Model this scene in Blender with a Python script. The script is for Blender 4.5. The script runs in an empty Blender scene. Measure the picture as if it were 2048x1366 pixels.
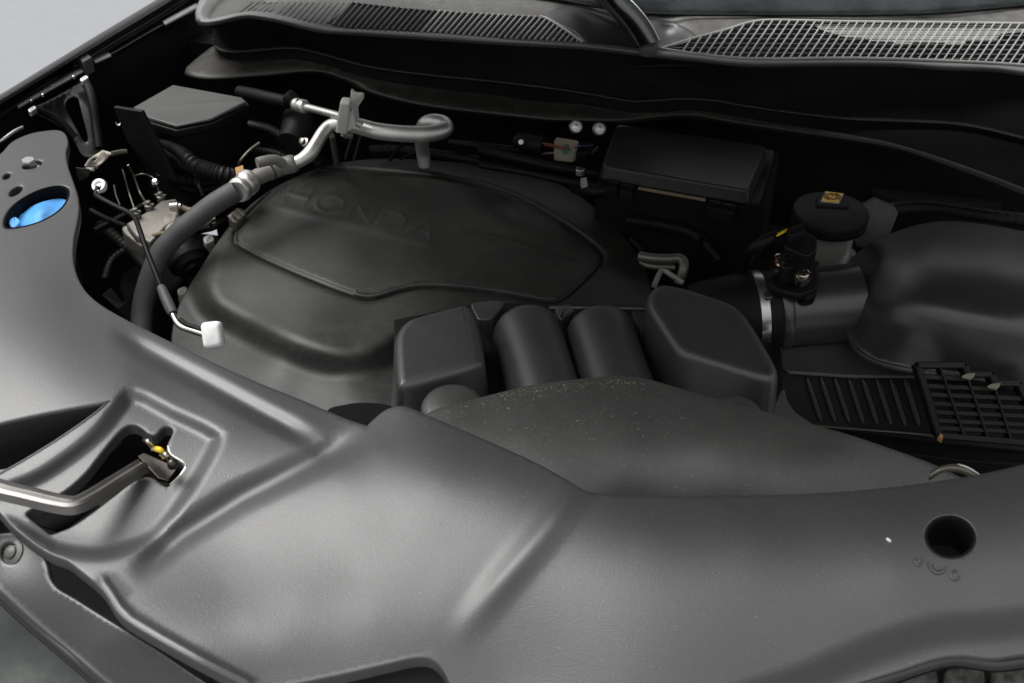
import bpy, bmesh, math, random
import numpy as np
from mathutils import Vector, Matrix
from mathutils.geometry import delaunay_2d_cdt

random.seed(7)
SC = bpy.context.scene
COL = SC.collection

# ------------------------------------------------------------------ camera
CAM = np.array((0.0, -1.1, 0.8))
PITCH = math.radians(36.0)
FPX = 2450.0
cd = bpy.data.cameras.new('camera'); cam = bpy.data.objects.new('camera', cd); COL.objects.link(cam)
cam.location = CAM; cam.rotation_euler = (math.pi / 2 - PITCH, 0, 0)
cd.sensor_width = 36.0; cd.lens = 36.0 * FPX / 2048.0
cd.clip_start = 0.05; cd.clip_end = 200
cd.dof.use_dof = True; cd.dof.focus_distance = 1.42; cd.dof.aperture_fstop = 9.0
SC.camera = cam

# ------------------------------------------------------------------ sky, sun, exposure
SUN_EL, SUN_AZ = math.radians(64), math.radians(290)      # low on the left, soft
w = bpy.data.worlds.new('World'); SC.world = w; w.use_nodes = True
nt = w.node_tree; nt.nodes.clear()
wo = nt.nodes.new('ShaderNodeOutputWorld'); bg = nt.nodes.new('ShaderNodeBackground')
sk = nt.nodes.new('ShaderNodeTexSky'); sk.sky_type = 'NISHITA'; sk.sun_disc = False
sk.sun_elevation = SUN_EL; sk.sun_rotation = SUN_AZ; sk.dust_density = 6.0; sk.air_density = 1.0
hs = nt.nodes.new('ShaderNodeHueSaturation'); hs.inputs['Saturation'].default_value = 0.10
nt.links.new(sk.outputs[0], hs.inputs['Color']); # overcast: evenly brighter towards the zenith
wt = nt.nodes.new('ShaderNodeTexCoord'); wx = nt.nodes.new('ShaderNodeSeparateXYZ'); wr = nt.nodes.new('ShaderNodeMapRange'); wm = nt.nodes.new('ShaderNodeMix'); wm.data_type = 'RGBA'; wm.blend_type = 'MULTIPLY'; wm.inputs[0].default_value = 1.0
wr.inputs[1].default_value = 0.0; wr.inputs[2].default_value = 1.0; wr.inputs[3].default_value = 0.44; wr.inputs[4].default_value = 1.32
nt.links.new(wt.outputs['Generated'], wx.inputs[0]); nt.links.new(wx.outputs[2], wr.inputs[0]); oc = nt.nodes.new('ShaderNodeMix'); oc.data_type = 'RGBA'; oc.inputs[0].default_value = 0.85; oc.inputs[7].default_value = (11.0, 11.0, 11.1, 1)   # cloud sheet over the clear sky
nt.links.new(hs.outputs[0], oc.inputs[6]); nt.links.new(oc.outputs[2], wm.inputs[6]); nt.links.new(wr.outputs[0], wm.inputs[7]); nt.links.new(wm.outputs[2], bg.inputs['Color'])
nt.links.new(bg.outputs[0], wo.inputs['Surface'])
bg.inputs['Strength'].default_value = 0.057
sl = bpy.data.lights.new('sun', 'SUN'); so = bpy.data.objects.new('sun', sl); COL.objects.link(so)
sl.energy = 2.5; sl.angle = math.radians(42); sl.color = (1.0, 0.985, 0.965)
sd = Vector((math.sin(SUN_AZ) * math.cos(SUN_EL), math.cos(SUN_AZ) * math.cos(SUN_EL), math.sin(SUN_EL)))
so.rotation_euler = sd.to_track_quat('Z', 'Y').to_euler(); so.location = sd * 5
vs = SC.view_settings; vs.view_transform = 'Standard'; vs.look = 'None'; vs.exposure = 0.66; vs.gamma = 1.0
vs.use_curve_mapping = False

# ------------------------------------------------------------------ survey helpers: a bearing and a height give a point of the place
FW = np.array((0, math.cos(PITCH), -math.sin(PITCH))); UP = np.array((0, math.sin(PITCH), math.cos(PITCH)))
def PA(a):
    a = np.asarray(a, float).reshape(-1, 3)
    d = np.outer((a[:, 0] - 1024) / FPX, (1, 0, 0)) + np.outer((683 - a[:, 1]) / FPX, UP) + FW
    t = (a[:, 2] - CAM[2]) / d[:, 2]
    return CAM + d * t[:, None]
def P(x, y, z): return PA([(x, y, z)])[0]
def PM(x, y, z):                                           # metres per pixel at a point
    return np.linalg.norm(P(x, y, z) - CAM) / FPX

def cat(pts, n=8, closed=False):
    """Catmull-Rom through the points (any dimension)"""
    p = np.asarray(pts, float); m = len(p); out = []
    if m < 3 and not closed: 
        return np.array([p[0] + (p[-1] - p[0]) * k / n for k in range(n + 1)])
    rng = range(m if closed else m - 1)
    for i in rng:
        if closed: a, b, c, d = p[(i - 1) % m], p[i], p[(i + 1) % m], p[(i + 2) % m]
        else:
            b, c = p[i], p[i + 1]
            a = p[i - 1] if i else 2 * b - c
            d = p[i + 2] if i + 2 < m else 2 * c - b
        # centripetal-ish: limit tangents by the segment length
        L = np.linalg.norm(c - b) + 1e-9
        t1 = (c - a) * L / (np.linalg.norm(b - a) + L + 1e-9); t2 = (d - b) * L / (np.linalg.norm(d - c) + L + 1e-9)
        for k in range(n):
            s = k / n
            out.append((2*s**3-3*s*s+1)*b + (s**3-2*s*s+s)*t1 + (-2*s**3+3*s*s)*c + (s**3-s*s)*t2)
    if not closed: out.append(p[-1])
    return np.array(out)
def chaikin(p, it=2):
    p = np.asarray(p, float)
    for _ in range(it):
        q = np.roll(p, -1, 0); p = np.stack((p * .75 + q * .25, p * .25 + q * .75), 1).reshape(-1, p.shape[1])
    return p
def roundpoly(p, rad, k=5):
    """round the corners of a closed polygon by about rad"""
    p = np.asarray(p, float); out = []; n = len(p)
    for i in range(n):
        a, b, c = p[i - 1], p[i], p[(i + 1) % n]; la, lc = np.linalg.norm(a - b), np.linalg.norm(c - b)
        s, e = b + (a - b) * min(rad / la, .45), b + (c - b) * min(rad / lc, .45)
        for t in np.linspace(0, 1, k): out.append((1 - t) ** 2 * s + 2 * t * (1 - t) * b + t * t * e)
    return np.array(out)
def resample(p, n):
    p = np.asarray(p, float); L = np.r_[0, np.cumsum(np.linalg.norm(np.diff(p[:, :2], axis=0), axis=1))]
    s = np.linspace(0, L[-1], n)
    return np.stack([np.interp(s, L, p[:, k]) for k in range(p.shape[1])], 1)
def densify(p, step, closed=True):
    p = np.asarray(p, float); out = []
    n = len(p)
    for i in range(n if closed else n - 1):
        a, b = p[i], p[(i + 1) % n]; k = max(1, int(round(np.linalg.norm((b - a)[:2]) / step)))
        for j in range(k): out.append(a + (b - a) * j / k)
    if not closed: out.append(p[-1])
    return np.array(out)
def ell(cx, cy, rx, ry, ang=0, n=32):
    t = np.linspace(0, 2 * math.pi, n, endpoint=False); a = math.radians(ang)
    x, y = rx * np.cos(t), ry * np.sin(t)
    return np.stack((cx + x * math.cos(a) - y * math.sin(a), cy + x * math.sin(a) + y * math.cos(a)), 1)
def inside(q, poly):
    q = np.asarray(q, float)[:, :2]; poly = np.asarray(poly, float)[:, :2]; r = np.zeros(len(q), bool)
    for a, b in zip(poly, np.roll(poly, -1, 0)):
        c = (a[1] > q[:, 1]) != (b[1] > q[:, 1])
        r ^= c & (q[:, 0] < (b[0] - a[0]) * (q[:, 1] - a[1]) / (b[1] - a[1] + 1e-12) + a[0])
    return r
def pdist(q, line, closed=False):
    q = np.asarray(q, float)[:, :2]; line = np.asarray(line, float)[:, :2]; best = np.full(len(q), 1e9)
    nx = np.roll(line, -1, 0) if closed else line[1:]
    for a, b in zip(line, nx):
        d = b - a; t = np.clip(((q - a) @ d) / (d @ d + 1e-12), 0, 1)
        best = np.minimum(best, np.linalg.norm(q - a - t[:, None] * d, axis=1))
    return best
def ptaper(q, line, tl):
    q = np.asarray(q, float)[:, :2]; line = np.asarray(line, float)[:, :2]; best = np.full(len(q), 1e9); arc = np.zeros(len(q)); acc = 0.
    for a, b in zip(line[:-1], line[1:]):
        d = b - a; L = np.linalg.norm(d); t = np.clip(((q - a) @ d) / (d @ d + 1e-12), 0, 1); ds = np.linalg.norm(q - a - t[:, None] * d, axis=1)
        m_ = ds < best; best[m_] = ds[m_]; arc[m_] = acc + t[m_] * L; acc += L
    return sstep(0, tl, arc) * sstep(0, tl, acc - arc)
def sstep(a, b, x):
    t = np.clip((x - a) / (b - a), 0, 1); return t * t * (3 - 2 * t)

class Field:
    """smooth height field through measured heights, with pressed-in plates and beads"""
    def __init__(s, pts, feats=(), smooth=0.0):
        p = np.asarray(pts, float); s.c = p[:, :2] / 500.0; n = len(p)
        K = s.k(s.c, s.c) + np.eye(n) * smooth; Q = np.c_[np.ones(n), s.c]
        A = np.block([[K, Q], [Q.T, np.zeros((3, 3))]])
        s.w = np.linalg.solve(A, np.r_[p[:, 2], 0, 0, 0]); s.f = feats
    @staticmethod
    def k(a, b):
        r = np.linalg.norm(a[:, None] - b[None], axis=2); return r * r * np.log(r + 1e-9)
    def __call__(s, q):
        q = np.asarray(q, float)[:, :2]; u = q / 500.0
        z = s.k(u, s.c) @ s.w[:-3] + np.c_[np.ones(len(u)), u] @ s.w[-3:]
        for f in s.f:
            if f[0] == 'plate':
                d = pdist(q, f[1], True) * np.where(inside(q, f[1]), 1, -1); z = z + f[2] * sstep(-f[3], f[3], d)
            elif f[0] == 'bead':
                h = f[2]
                if len(f) > 4: h = h * ptaper(q, f[1], f[4])
                z = z + h * np.exp(-(pdist(q, f[1]) / f[3]) ** 2)
            elif f[0] == 'dome':
                r = np.hypot((q[:, 0] - f[1][0]) / f[3][0], (q[:, 1] - f[1][1]) / f[3][1]); z = z + f[2] * np.exp(-r * r)
        return z
    def at(s, x, y): return float(s(np.array([(x, y)]))[0])
    def P(s, x, y, dz=0): return P(x, y, s.at(x, y) + dz)

# ------------------------------------------------------------------ object helpers
class T:
    """a thing (an Empty at its base) that parents its parts"""
    def __init__(s, name, label, cat_, loc, group=None, kind=None):
        s.o = bpy.data.objects.new(name, None); COL.objects.link(s.o); s.o.empty_display_size = .02
        s.o.location = loc; s.loc = np.array(loc, float); s.o['label'] = label
        if cat_: s.o['category'] = cat_
        if group: s.o['group'] = group
        if kind: s.o['kind'] = kind
class Sub:
    def __init__(s, o, loc): s.o = o; s.loc = loc
def obj(name, v, f, m, par=None, smooth=True, mesh=None, label=None):
    if mesh is None:
        v = np.asarray(v, float)
        if par is not None: v = v - par.loc
        mesh = bpy.data.meshes.new(name); mesh.from_pydata(v.tolist(), [], [tuple(int(i) for i in q) for q in f])
        bm = bmesh.new(); bm.from_mesh(mesh); bmesh.ops.recalc_face_normals(bm, faces=bm.faces) if smooth != 'keep' else None
        bm.to_mesh(mesh); bm.free()
        if smooth: mesh.polygons.foreach_set('use_smooth', [True] * len(mesh.polygons))
        mesh.materials.append(m)
    o = bpy.data.objects.new(name, mesh); COL.objects.link(o)
    if par is not None: o.parent = par.o
    if label: o['label'] = label
    o2 = Sub(o, par.loc if par is not None else np.zeros(3)); return o2
def tag(s, label, cat_=None, group=None, kind=None):
    s.o['label'] = label
    if cat_: s.o['category'] = cat_
    if group: s.o['group'] = group
    if kind: s.o['kind'] = kind
    return s

def panel_mesh(outline, zf, holes=(), step=9.0, thick=.003, lip=.0015, extra=None):
    """sheet with clean outline and holes over a height field, rolled edge, real thickness"""
    out = densify(outline, step); hs_ = [densify(h, min(step, 5.0)) for h in holes]
    lo, hi = out.min(0), out.max(0); g = []
    r = 0; y = lo[1]
    while y < hi[1]:
        xs = np.arange(lo[0] + (step / 2 if r % 2 else 0), hi[0], step); g.append(np.stack((xs, np.full(len(xs), y)), 1)); y += step * .866; r += 1
    g = np.concatenate(g)
    fp = []
    for f in getattr(zf, 'f', ()):
        if f[0] == 'dome' or (f[0] == 'plate' and len(f) > 4): continue
        cl_ = f[0] == 'plate'; wd = f[3]; ln_ = np.asarray(f[1], float)[:, :2]
        if np.linalg.norm(ln_[0] - ln_[-1]) < 1e-6: cl_ = True; ln_ = ln_[:-1]
        ks = (-1.1, -.75, -.4, 0, .4, .75, 1.1) if f[0] == 'plate' else (-1.7, -1.1, -.6, 0, .6, 1.1, 1.7)
        ln_ = densify(ln_, max(2.5, min(step, wd * .9)), cl_)
        d = (np.roll(ln_, -1, 0) - np.roll(ln_, 1, 0)) if cl_ else np.gradient(ln_, axis=0)
        nn = np.stack((d[:, 1], -d[:, 0]), 1); nn /= np.linalg.norm(nn, axis=1)[:, None] + 1e-9
        g = g[pdist(g, ln_, cl_) > max(abs(k_) for k_ in ks) * wd + step * .35]
        for k_ in ks:
            q_ = ln_ + nn * k_ * wd; q_ = q_[pdist(q_, ln_, cl_) > abs(k_) * wd * .93 - .01]; fp.append((q_, wd * .28))
    if fp:
        cell = {}; kept = []
        for q_, rad in fp:
            rad = max(1.2, min(rad, step * .5))
            for p_ in q_:
                ck = (int(p_[0] // 4), int(p_[1] // 4)); okp = True
                for i_ in (-1, 0, 1):
                    for j_ in (-1, 0, 1):
                        for o_ in cell.get((ck[0] + i_, ck[1] + j_), ()):
                            if abs(o_[0] - p_[0]) < rad and abs(o_[1] - p_[1]) < rad: okp = False
                if okp: cell.setdefault(ck, []).append(p_); kept.append(p_)
        g = np.concatenate((g, np.array(kept)))
    if extra is not None: g = np.concatenate((g, extra))
    keep = inside(g, out) & (pdist(g, out, True) > step * .45)
    for h in hs_: keep &= ~inside(g, h) & (pdist(g, h, True) > 2.2)
    g = g[keep]
    loops = [out] + hs_; pts = np.concatenate([*loops, g]); edges = []; k = 0
    for L in loops:
        n = len(L); edges += [(k + i, k + (i + 1) % n) for i in range(n)]; k += n
    r = delaunay_2d_cdt([Vector(p) for p in pts], edges, [], 1, 1e-5)
    v2 = np.array([tuple(p) for p in r[0]]); fs = np.array([f for f in r[2] if len(f) == 3])
    cen = v2[fs].mean(1); ok = np.ones(len(fs), bool)
    for h in hs_: ok &= ~inside(cen, h)
    ok &= inside(cen, out); fs = fs[ok]
    used = np.unique(fs); rm = -np.ones(len(v2), int); rm[used] = np.arange(len(used)); v2 = v2[used]; fs = rm[fs]
    z = zf(v2) if callable(zf) else np.full(len(v2), zf)
    V = PA(np.c_[v2, z]); 
    # orientation: normals up
    a = V[fs]; nz = np.cross(a[:, 1] - a[:, 0], a[:, 2] - a[:, 0])[:, 2]
    fs[nz < 0] = fs[nz < 0][:, ::-1]
    cnt = {}
    for t in fs:
        for i in range(3): cnt[(t[i], t[(i + 1) % 3])] = 1
    be = [e for e in cnt if (e[1], e[0]) not in cnt]
    nrm = {}
    for a_, b_ in be:
        d = V[b_] - V[a_]; n_ = np.array((d[1], -d[0], 0)); n_ /= np.linalg.norm(n_) + 1e-12
        for i in (a_, b_): nrm[i] = nrm.get(i, 0) + n_
    V = list(V); F = [tuple(t) for t in fs]
    prof = [(lip * math.sin(a), lip * (1 - math.cos(a))) for a in (math.radians(30), math.radians(60), math.radians(90))] + [(lip, thick)]
    prev = {i: i for i in nrm}
    for (o_, dn) in prof:
        cur = {}
        for i, n_ in nrm.items():
            u = n_ / (np.linalg.norm(n_) + 1e-12); cur[i] = len(V); V.append(V[i] + u * o_ - np.array((0, 0, dn)))
        F += [(a_, prev[a_] if False else cur_a, cur_b, b_) if False else (prev[b_], prev[a_], cur_a, cur_b) for a_, b_ in be for cur_a, cur_b in [(cur[a_], cur[b_])]]
        prev = cur
    return np.array(V), F
def panel(name, outline, zf, m, par, holes=(), step=9.0, thick=.003, lip=.0015, extra=None):
    V, F = panel_mesh(outline, zf, holes, step, thick, lip, extra); return obj(name, V, F, m, par, smooth='keep')

def loft(name, rows, m, par, n=60, sub=4, close=False, thick=0):
    """surface through polylines given as (x, y, z) survey triples"""
    R = [resample(cat(r, 6), n) for r in rows]
    if sub > 1 and len(R) > 2:
        A = np.stack(R); B = cat(A.reshape(len(R), -1), sub); R = [b.reshape(n, 3) for b in B]
    V = np.concatenate([PA(r) for r in R]); k = len(R)
    F = [(i * n + j, i * n + j + 1, (i + 1) * n + j + 1, (i + 1) * n + j) for i in range(k - 1) for j in range(n - 1)]
    o = obj(name, V, F, m, par)
    if thick:
        s = o.o.modifiers.new('thick', 'SOLIDIFY'); s.thickness = thick; s.offset = 0
    return o

def frames(p):
    p = np.asarray(p, float); t = np.gradient(p, axis=0); t /= np.linalg.norm(t, axis=1)[:, None] + 1e-12
    u = np.cross(t[0], (0, 0, 1)); u = u if np.linalg.norm(u) > .1 else np.cross(t[0], (1, 0, 0)); u /= np.linalg.norm(u); U = [u]
    for i in range(1, len(p)):
        u = U[-1] - t[i] * (U[-1] @ t[i]); U.append(u / (np.linalg.norm(u) + 1e-12))
    U = np.array(U); return t, U, np.cross(t, U)
def tube_mesh(pts, r, seg=14, n=6, rib=None, world=False, smooth=True, flat=1.0):
    p = np.asarray(pts, float) if world else PA(pts)
    rr = np.broadcast_to(np.asarray(r, float), (len(p),))
    q = cat(np.c_[p, rr], n) if smooth else np.c_[p, rr]
    if rib:
        q = resample(q, max(8, int(rib[2]))); q[:, 3] += rib[0] * np.sin(np.arange(len(q)) * math.pi / 2)
    t, U, W = frames(q[:, :3]); V = []; F = []
    for i in range(len(q)):
        for k in range(seg):
            a = 2 * math.pi * k / seg; V.append(q[i, :3] + q[i, 3] * (math.cos(a) * U[i] + flat * math.sin(a) * W[i]))
    for i in range(len(q) - 1):
        for k in range(seg):
            F.append((i * seg + k, i * seg + (k + 1) % seg, (i + 1) * seg + (k + 1) % seg, (i + 1) * seg + k))
    F.append(tuple(range(seg))); F.append(tuple(range((len(q) - 1) * seg, len(q) * seg)))
    return V, F
def tube(name, pts, r, m, par, **k):
    V, F = tube_mesh(pts, r, **k); o = obj(name, V, F, m, par); sharp(o); return o
def sharp(o, ang=50):
    me = o.o.data; bm = bmesh.new(); bm.from_mesh(me)
    for e in bm.edges:
        if len(e.link_faces) == 2 and e.calc_face_angle(0) > math.radians(ang): e.smooth = False
    bm.to_mesh(me); bm.free()
def lathe(name, c, axis, prof, m, par, seg=28, sh=40):
    ax = Vector(axis).normalized(); q = ax.to_track_quat('Z', 'Y').to_matrix(); V = []; F = []
    for r, h in prof:
        for k in range(seg):
            a = 2 * math.pi * k / seg; V.append(np.array(c) + np.array(q @ Vector((r * math.cos(a), r * math.sin(a), h))))
    for i in range(len(prof) - 1):
        for k in range(seg): F.append((i * seg + k, i * seg + (k + 1) % seg, (i + 1) * seg + (k + 1) % seg, (i + 1) * seg + k))
    F.append(tuple(range(seg))); F.append(tuple(range((len(prof) - 1) * seg, len(prof) * seg)))
    o = obj(name, V, F, m, par); sharp(o, sh); return o
def offs(p, d):
    """offset a closed polygon (world xy) outward by d"""
    a = np.roll(p, 1, 0); b = np.roll(p, -1, 0); t = (b - a)[:, :2]; n_ = np.stack((t[:, 1], -t[:, 0]), 1); n_ /= np.linalg.norm(n_, axis=1)[:, None] + 1e-12
    ar = np.sum(p[:, 0] * b[:, 1] - b[:, 0] * p[:, 1]); s = 1 if ar > 0 else -1
    q = p.copy(); q[:, :2] += n_ * d * s; return q
def prism(name, pts, zb, m, par, r=.006, flare=0.0, ch=2, crown=0.0, world=False, sh=60):
    """rounded block: a top outline of (x, y, z) survey triples carried down to height zb"""
    p = np.asarray(pts, float) if world else PA(pts)
    if ch: p = roundpoly(p, max((0, .0045, .014)[ch], 1.7 * (r + .0015)))
    n = len(p); rings = []
    rings += [offs(p, -r - min(.0015, r)) + np.array((0, 0, crown))]
    for a in (0, 22, 45, 68, 90):
        a = math.radians(a); q = offs(p, -r * (1 - math.sin(a))); q[:, 2] -= r * (1 - math.cos(a)); rings.append(q)
    H = (p[:, 2] - r - zb)
    for k in (.5, 1.0):
        q = offs(p, flare * k); q[:, 2] = p[:, 2] - r - H * k; rings.append(q)
    V = np.concatenate(rings); F = [tuple(range(n)), tuple(range((len(rings) - 1) * n, len(rings) * n))]
    for i in range(len(rings) - 1):
        for k in range(n): F.append((i * n + k, i * n + (k + 1) % n, (i + 1) * n + (k + 1) % n, (i + 1) * n + k))
    o = obj(name, V, F, m, par); sharp(o, sh); return o
def beam(name, a, b, w_, h_, m, par, up=(0, 0, 1), bev=.15):
    """a bar with chamfered long edges from a to b (world points)"""
    a, b = np.array(a, float), np.array(b, float); t = (b - a) / np.linalg.norm(b - a); s = np.cross(t, up); s /= np.linalg.norm(s); u = np.cross(s, t)
    c = min(w_, h_) * bev; sec = [(-w_/2+c, -h_/2), (w_/2-c, -h_/2), (w_/2, -h_/2+c), (w_/2, h_/2-c), (w_/2-c, h_/2), (-w_/2+c, h_/2), (-w_/2, h_/2-c), (-w_/2, -h_/2+c)]
    V = [q + x * s + y * u for q in (a, b) for x, y in sec]
    F = [(i, (i + 1) % 8, 8 + (i + 1) % 8, 8 + i) for i in range(8)] + [tuple(range(8)), tuple(range(8, 16))]
    return obj(name, V, F, m, par, smooth=False)

# ------------------------------------------------------------------ materials
def mat(name, col, rough=.5, metal=0., dust=0., dustcol=(.19, .175, .14), grain=0., gs=900., bump2=0., spec=.5, rv=.08, coat=0., cv=.15, speck=0., streak=0.):
    m = bpy.data.materials.new(name); m.use_nodes = True; t = m.node_tree; N = t.nodes; L = t.links; b = N['Principled BSDF']
    b.inputs['Metallic'].default_value = metal; b.inputs['Specular IOR Level'].default_value = spec
    if coat: b.inputs['Coat Weight'].default_value = coat; b.inputs['Coat Roughness'].default_value = .08
    tc = N.new('ShaderNodeTexCoord'); geo = N.new('ShaderNodeNewGeometry')
    def noise(s, d=4, r=.55, vec=None):
        n_ = N.new('ShaderNodeTexNoise'); n_.inputs['Scale'].default_value = s; n_.inputs['Detail'].default_value = d; n_.inputs['Roughness'].default_value = r
        L.new(vec or geo.outputs['Position'], n_.inputs['Vector']); return n_
    def ramp(src, a, b_, c0=0., c1=1.):
        r = N.new('ShaderNodeMapRange'); r.inputs[1].default_value = a; r.inputs[2].default_value = b_; r.inputs[3].default_value = c0; r.inputs[4].default_value = c1
        L.new(src, r.inputs[0]); return r
    n1 = noise(22, 6)
    mx = N.new('ShaderNodeMix'); mx.data_type = 'RGBA'; mx.blend_type = 'MIX'
    mx.inputs[6].default_value = (*[c * (1 - cv) for c in col], 1); mx.inputs[7].default_value = (*[min(1, c * (1 + cv)) for c in col], 1)
    L.new(ramp(n1.outputs['Fac'], .3, .7).outputs[0], mx.inputs[0]); colout = mx.outputs[2]
    if dust:
        n2 = noise(60, 8, .7); n3 = noise(5.5, 3)
        mu = N.new('ShaderNodeMath'); mu.operation = 'MULTIPLY'
        L.new(ramp(n2.outputs['Fac'], .42, .72).outputs[0], mu.inputs[0]); L.new(ramp(n3.outputs['Fac'], .35, .68).outputs[0], mu.inputs[1])
        sx = N.new('ShaderNodeSeparateXYZ'); L.new(geo.outputs['Normal'], sx.inputs[0])
        m2 = N.new('ShaderNodeMath'); m2.operation = 'MULTIPLY'; L.new(mu.outputs[0], m2.inputs[0]); L.new(ramp(sx.outputs[2], .3, .95, 0, dust).outputs[0], m2.inputs[1])
        md = N.new('ShaderNodeMix'); md.data_type = 'RGBA'; L.new(m2.outputs[0], md.inputs[0]); L.new(colout, md.inputs[6]); md.inputs[7].default_value = (*dustcol, 1); colout = md.outputs[2]
    if speck:
        n5 = noise(700, 2, .5); md = N.new('ShaderNodeMix'); md.data_type = 'RGBA'
        L.new(ramp(n5.outputs['Fac'], .69, .74, 0, speck).outputs[0], md.inputs[0]); L.new(colout, md.inputs[6]); md.inputs[7].default_value = (.4, .38, .34, 1); colout = md.outputs[2]
    if streak:
        mp = N.new('ShaderNodeMapping'); mp.inputs['Rotation'].default_value = (0, 0, .3); mp.inputs['Scale'].default_value = (1, 9, 1); L.new(geo.outputs['Position'], mp.inputs[0])
        n7 = noise(45, 8, .72, mp.outputs[0]); md = N.new('ShaderNodeMix'); md.data_type = 'RGBA'
        L.new(ramp(n7.outputs['Fac'], .48, .75, 0, streak).outputs[0], md.inputs[0]); L.new(colout, md.inputs[6]); md.inputs[7].default_value = (*dustcol, 1); colout = md.outputs[2]
    L.new(colout, b.inputs['Base Color'])
    L.new(ramp(noise(14, 5).outputs['Fac'], .3, .7, rough - rv, rough + rv).outputs[0], b.inputs['Roughness'])
    last = None
    if grain:
        n4 = noise(gs, 2); bp = N.new('ShaderNodeBump'); bp.inputs['Strength'].default_value = grain; bp.inputs['Distance'].default_value = .0006
        L.new(n4.outputs['Fac'], bp.inputs['Height']); last = bp
    if bump2:
        n6 = noise(30, 3); bp = N.new('ShaderNodeBump'); bp.inputs['Strength'].default_value = bump2; bp.inputs['Distance'].default_value = .004
        L.new(n6.outputs['Fac'], bp.inputs['Height'])
        if last: L.new(last.outputs[0], bp.inputs['Normal'])
        last = bp
    if last: L.new(last.outputs[0], b.inputs['Normal'])
    return m
M = dict(
    lid=mat('lid_plastic', (.045, .0445, .042), .5, grain=.2, dust=.4, dustcol=(.10, .096, .085)),
    shroud=mat('shroud_plastic', (.030, .0302, .0312), .43, grain=.34, gs=900, spec=.95, dust=.012, dustcol=(.2, .19, .17), speck=.3, rv=.005, cv=.02),
    duct=mat('duct_plastic', (.040, .040, .039), .48, grain=.25, gs=900, spec=.8, dust=.08, speck=.5, cv=.06),
    cover=mat('cover_plastic', (.0105, .0105, .0097), .50, grain=.25, gs=1000, dust=.7, dustcol=(.05, .048, .036), streak=.45, rv=.03, cv=.08),
    box=mat('box_plastic', (.034, .0345, .0348), .40, grain=.2, gs=1200, spec=.8, dust=.06, speck=.3, rv=.02, cv=.05),
    tube=mat('tube_plastic', (.026, .026, .026), .33, grain=.10, gs=900, spec=.85, dust=.06, speck=.25, rv=.015, cv=.04),
    black=mat('black_plastic', (.004, .004, .004), .55, grain=.15, spec=.2, dust=.08),
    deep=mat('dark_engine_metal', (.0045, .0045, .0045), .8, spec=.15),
    rubber=mat('hose_rubber', (.05, .05, .053), .62, grain=.3, gs=700, dust=.3),
    seal=mat('seal_rubber', (.018, .0172, .0155), .5, dust=.6, dustcol=(.12, .11, .08)),
    paint=mat('black_paint', (.006, .006, .007), .28, coat=.35, dust=.05, rv=.03),
    alu=mat('aluminium', (.66, .65, .63), .46, 1., grain=.1, gs=500, rv=.1),
    cast=mat('cast_aluminium', (.20, .19, .17), .55, .6, grain=.6, gs=600, dust=.4),
    bracket=mat('bracket_paint', (.52, .51, .48), .5, grain=.3, gs=500, dust=.4), fit=mat('fitting_grey', (.17, .165, .155), .5, .2, dust=.4), tan2=mat('dull_pipe', (.12, .115, .10), .45, .6, dust=.4),
    steel=mat('steel', (.5, .49, .47), .3, 1., rv=.1),
    zinc=mat('zinc_plate', (.45, .42, .36), .28, 1., rv=.12),
    vent=mat('vent_plastic', (.005, .0049, .0046), .5, dust=.25, dustcol=(.06, .05, .036), spec=.3),
    lidb=mat('fuse_lid_plastic', (.012, .012, .012), .45, grain=.15, spec=.5, rv=.02),
    dsteel=mat('dark_steel', (.05, .045, .04), .3, .8, rv=.1),
    lever=mat('lever_steel', (.24, .232, .22), .42, 1., rv=.1, dust=.3),
    cowl=mat('cowl_plastic', (.07, .069, .067), .48, grain=.2, dust=.4, dustcol=(.3, .28, .24)),
    mesh=mat('grille_plastic', (.34, .34, .33), .45, dust=.3, dustcol=(.5, .48, .43)),
    lip=mat('lit_lip_plastic', (.17, .17, .168), .42, grain=.15, dust=.2, dustcol=(.4, .38, .33)),  # cowl plastic lightened: the light from behind on the lip is in the colour
    white=mat('white_plastic', (.83, .84, .82), .38),
    blue=mat('blue_plastic', (.10, .34, .74), .28),
    yellow=mat('yellow_label', (.75, .5, .02), .4),
    pale=mat('natural_plastic', (.28, .28, .26), .4),
    bottle=mat('reservoir_plastic', (.13, .13, .122), .4),
    brown=mat('leaf_brown', (.36, .2, .08), .8),
    litter=mat('litter', (.24, .22, .165), .8),
    moss=mat('moss_litter', (.16, .15, .06), .85),
    red=mat('red_wire', (.16, .035, .02), .5), bluew=mat('blue_wire', (.008, .02, .08), .5), green=mat('green_clip', (.02, .12, .06), .5),
    copper=mat('copper_bolt', (.75, .45, .28), .35, 1.),
    glass=mat('glass_reflection_tint', (.085, .10, .102), .22, coat=.3, bump2=.3, rv=.08, cv=.35, dust=.5, dustcol=(.22, .24, .24)),  # base tint brightened to carry the sky and trees mirrored in the pane
    floor=mat('floor_concrete', (.225, .232, .242), .7, cv=.02),
    lens=mat('lamp_lens', (.06, .066, .062), .3, bump2=.25, dust=.3, dustcol=(.3, .3, .27)),
    stone=mat('grille_dirty', (.05, .05, .044), .7, bump2=.6, dust=.8, dustcol=(.45, .44, .38), grain=.5, gs=300),
    tan=mat('tan_metal', (.13, .12, .10), .4, .7, dust=.3),
    oliv=mat('brown_rail', (.16, .13, .08), .45, dust=.3),
    hoodm=mat('hood_lining', (.012, .012, .012), .8),
)

# ================================================================== the setting
AX = np.array((.975, -.223, 0)); AF = np.array((-.223, -.975, 0))          # across the car, towards its nose
def struct(s): s.o['kind'] = 'structure'; return s
fl = 6.0
struct(obj('floor', [(-40, -40, -1.02), (40, -40, -1.02), (40, 40, -1.02), (-40, 40, -1.02)], [(0, 1, 2, 3)], M['floor']))
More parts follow.
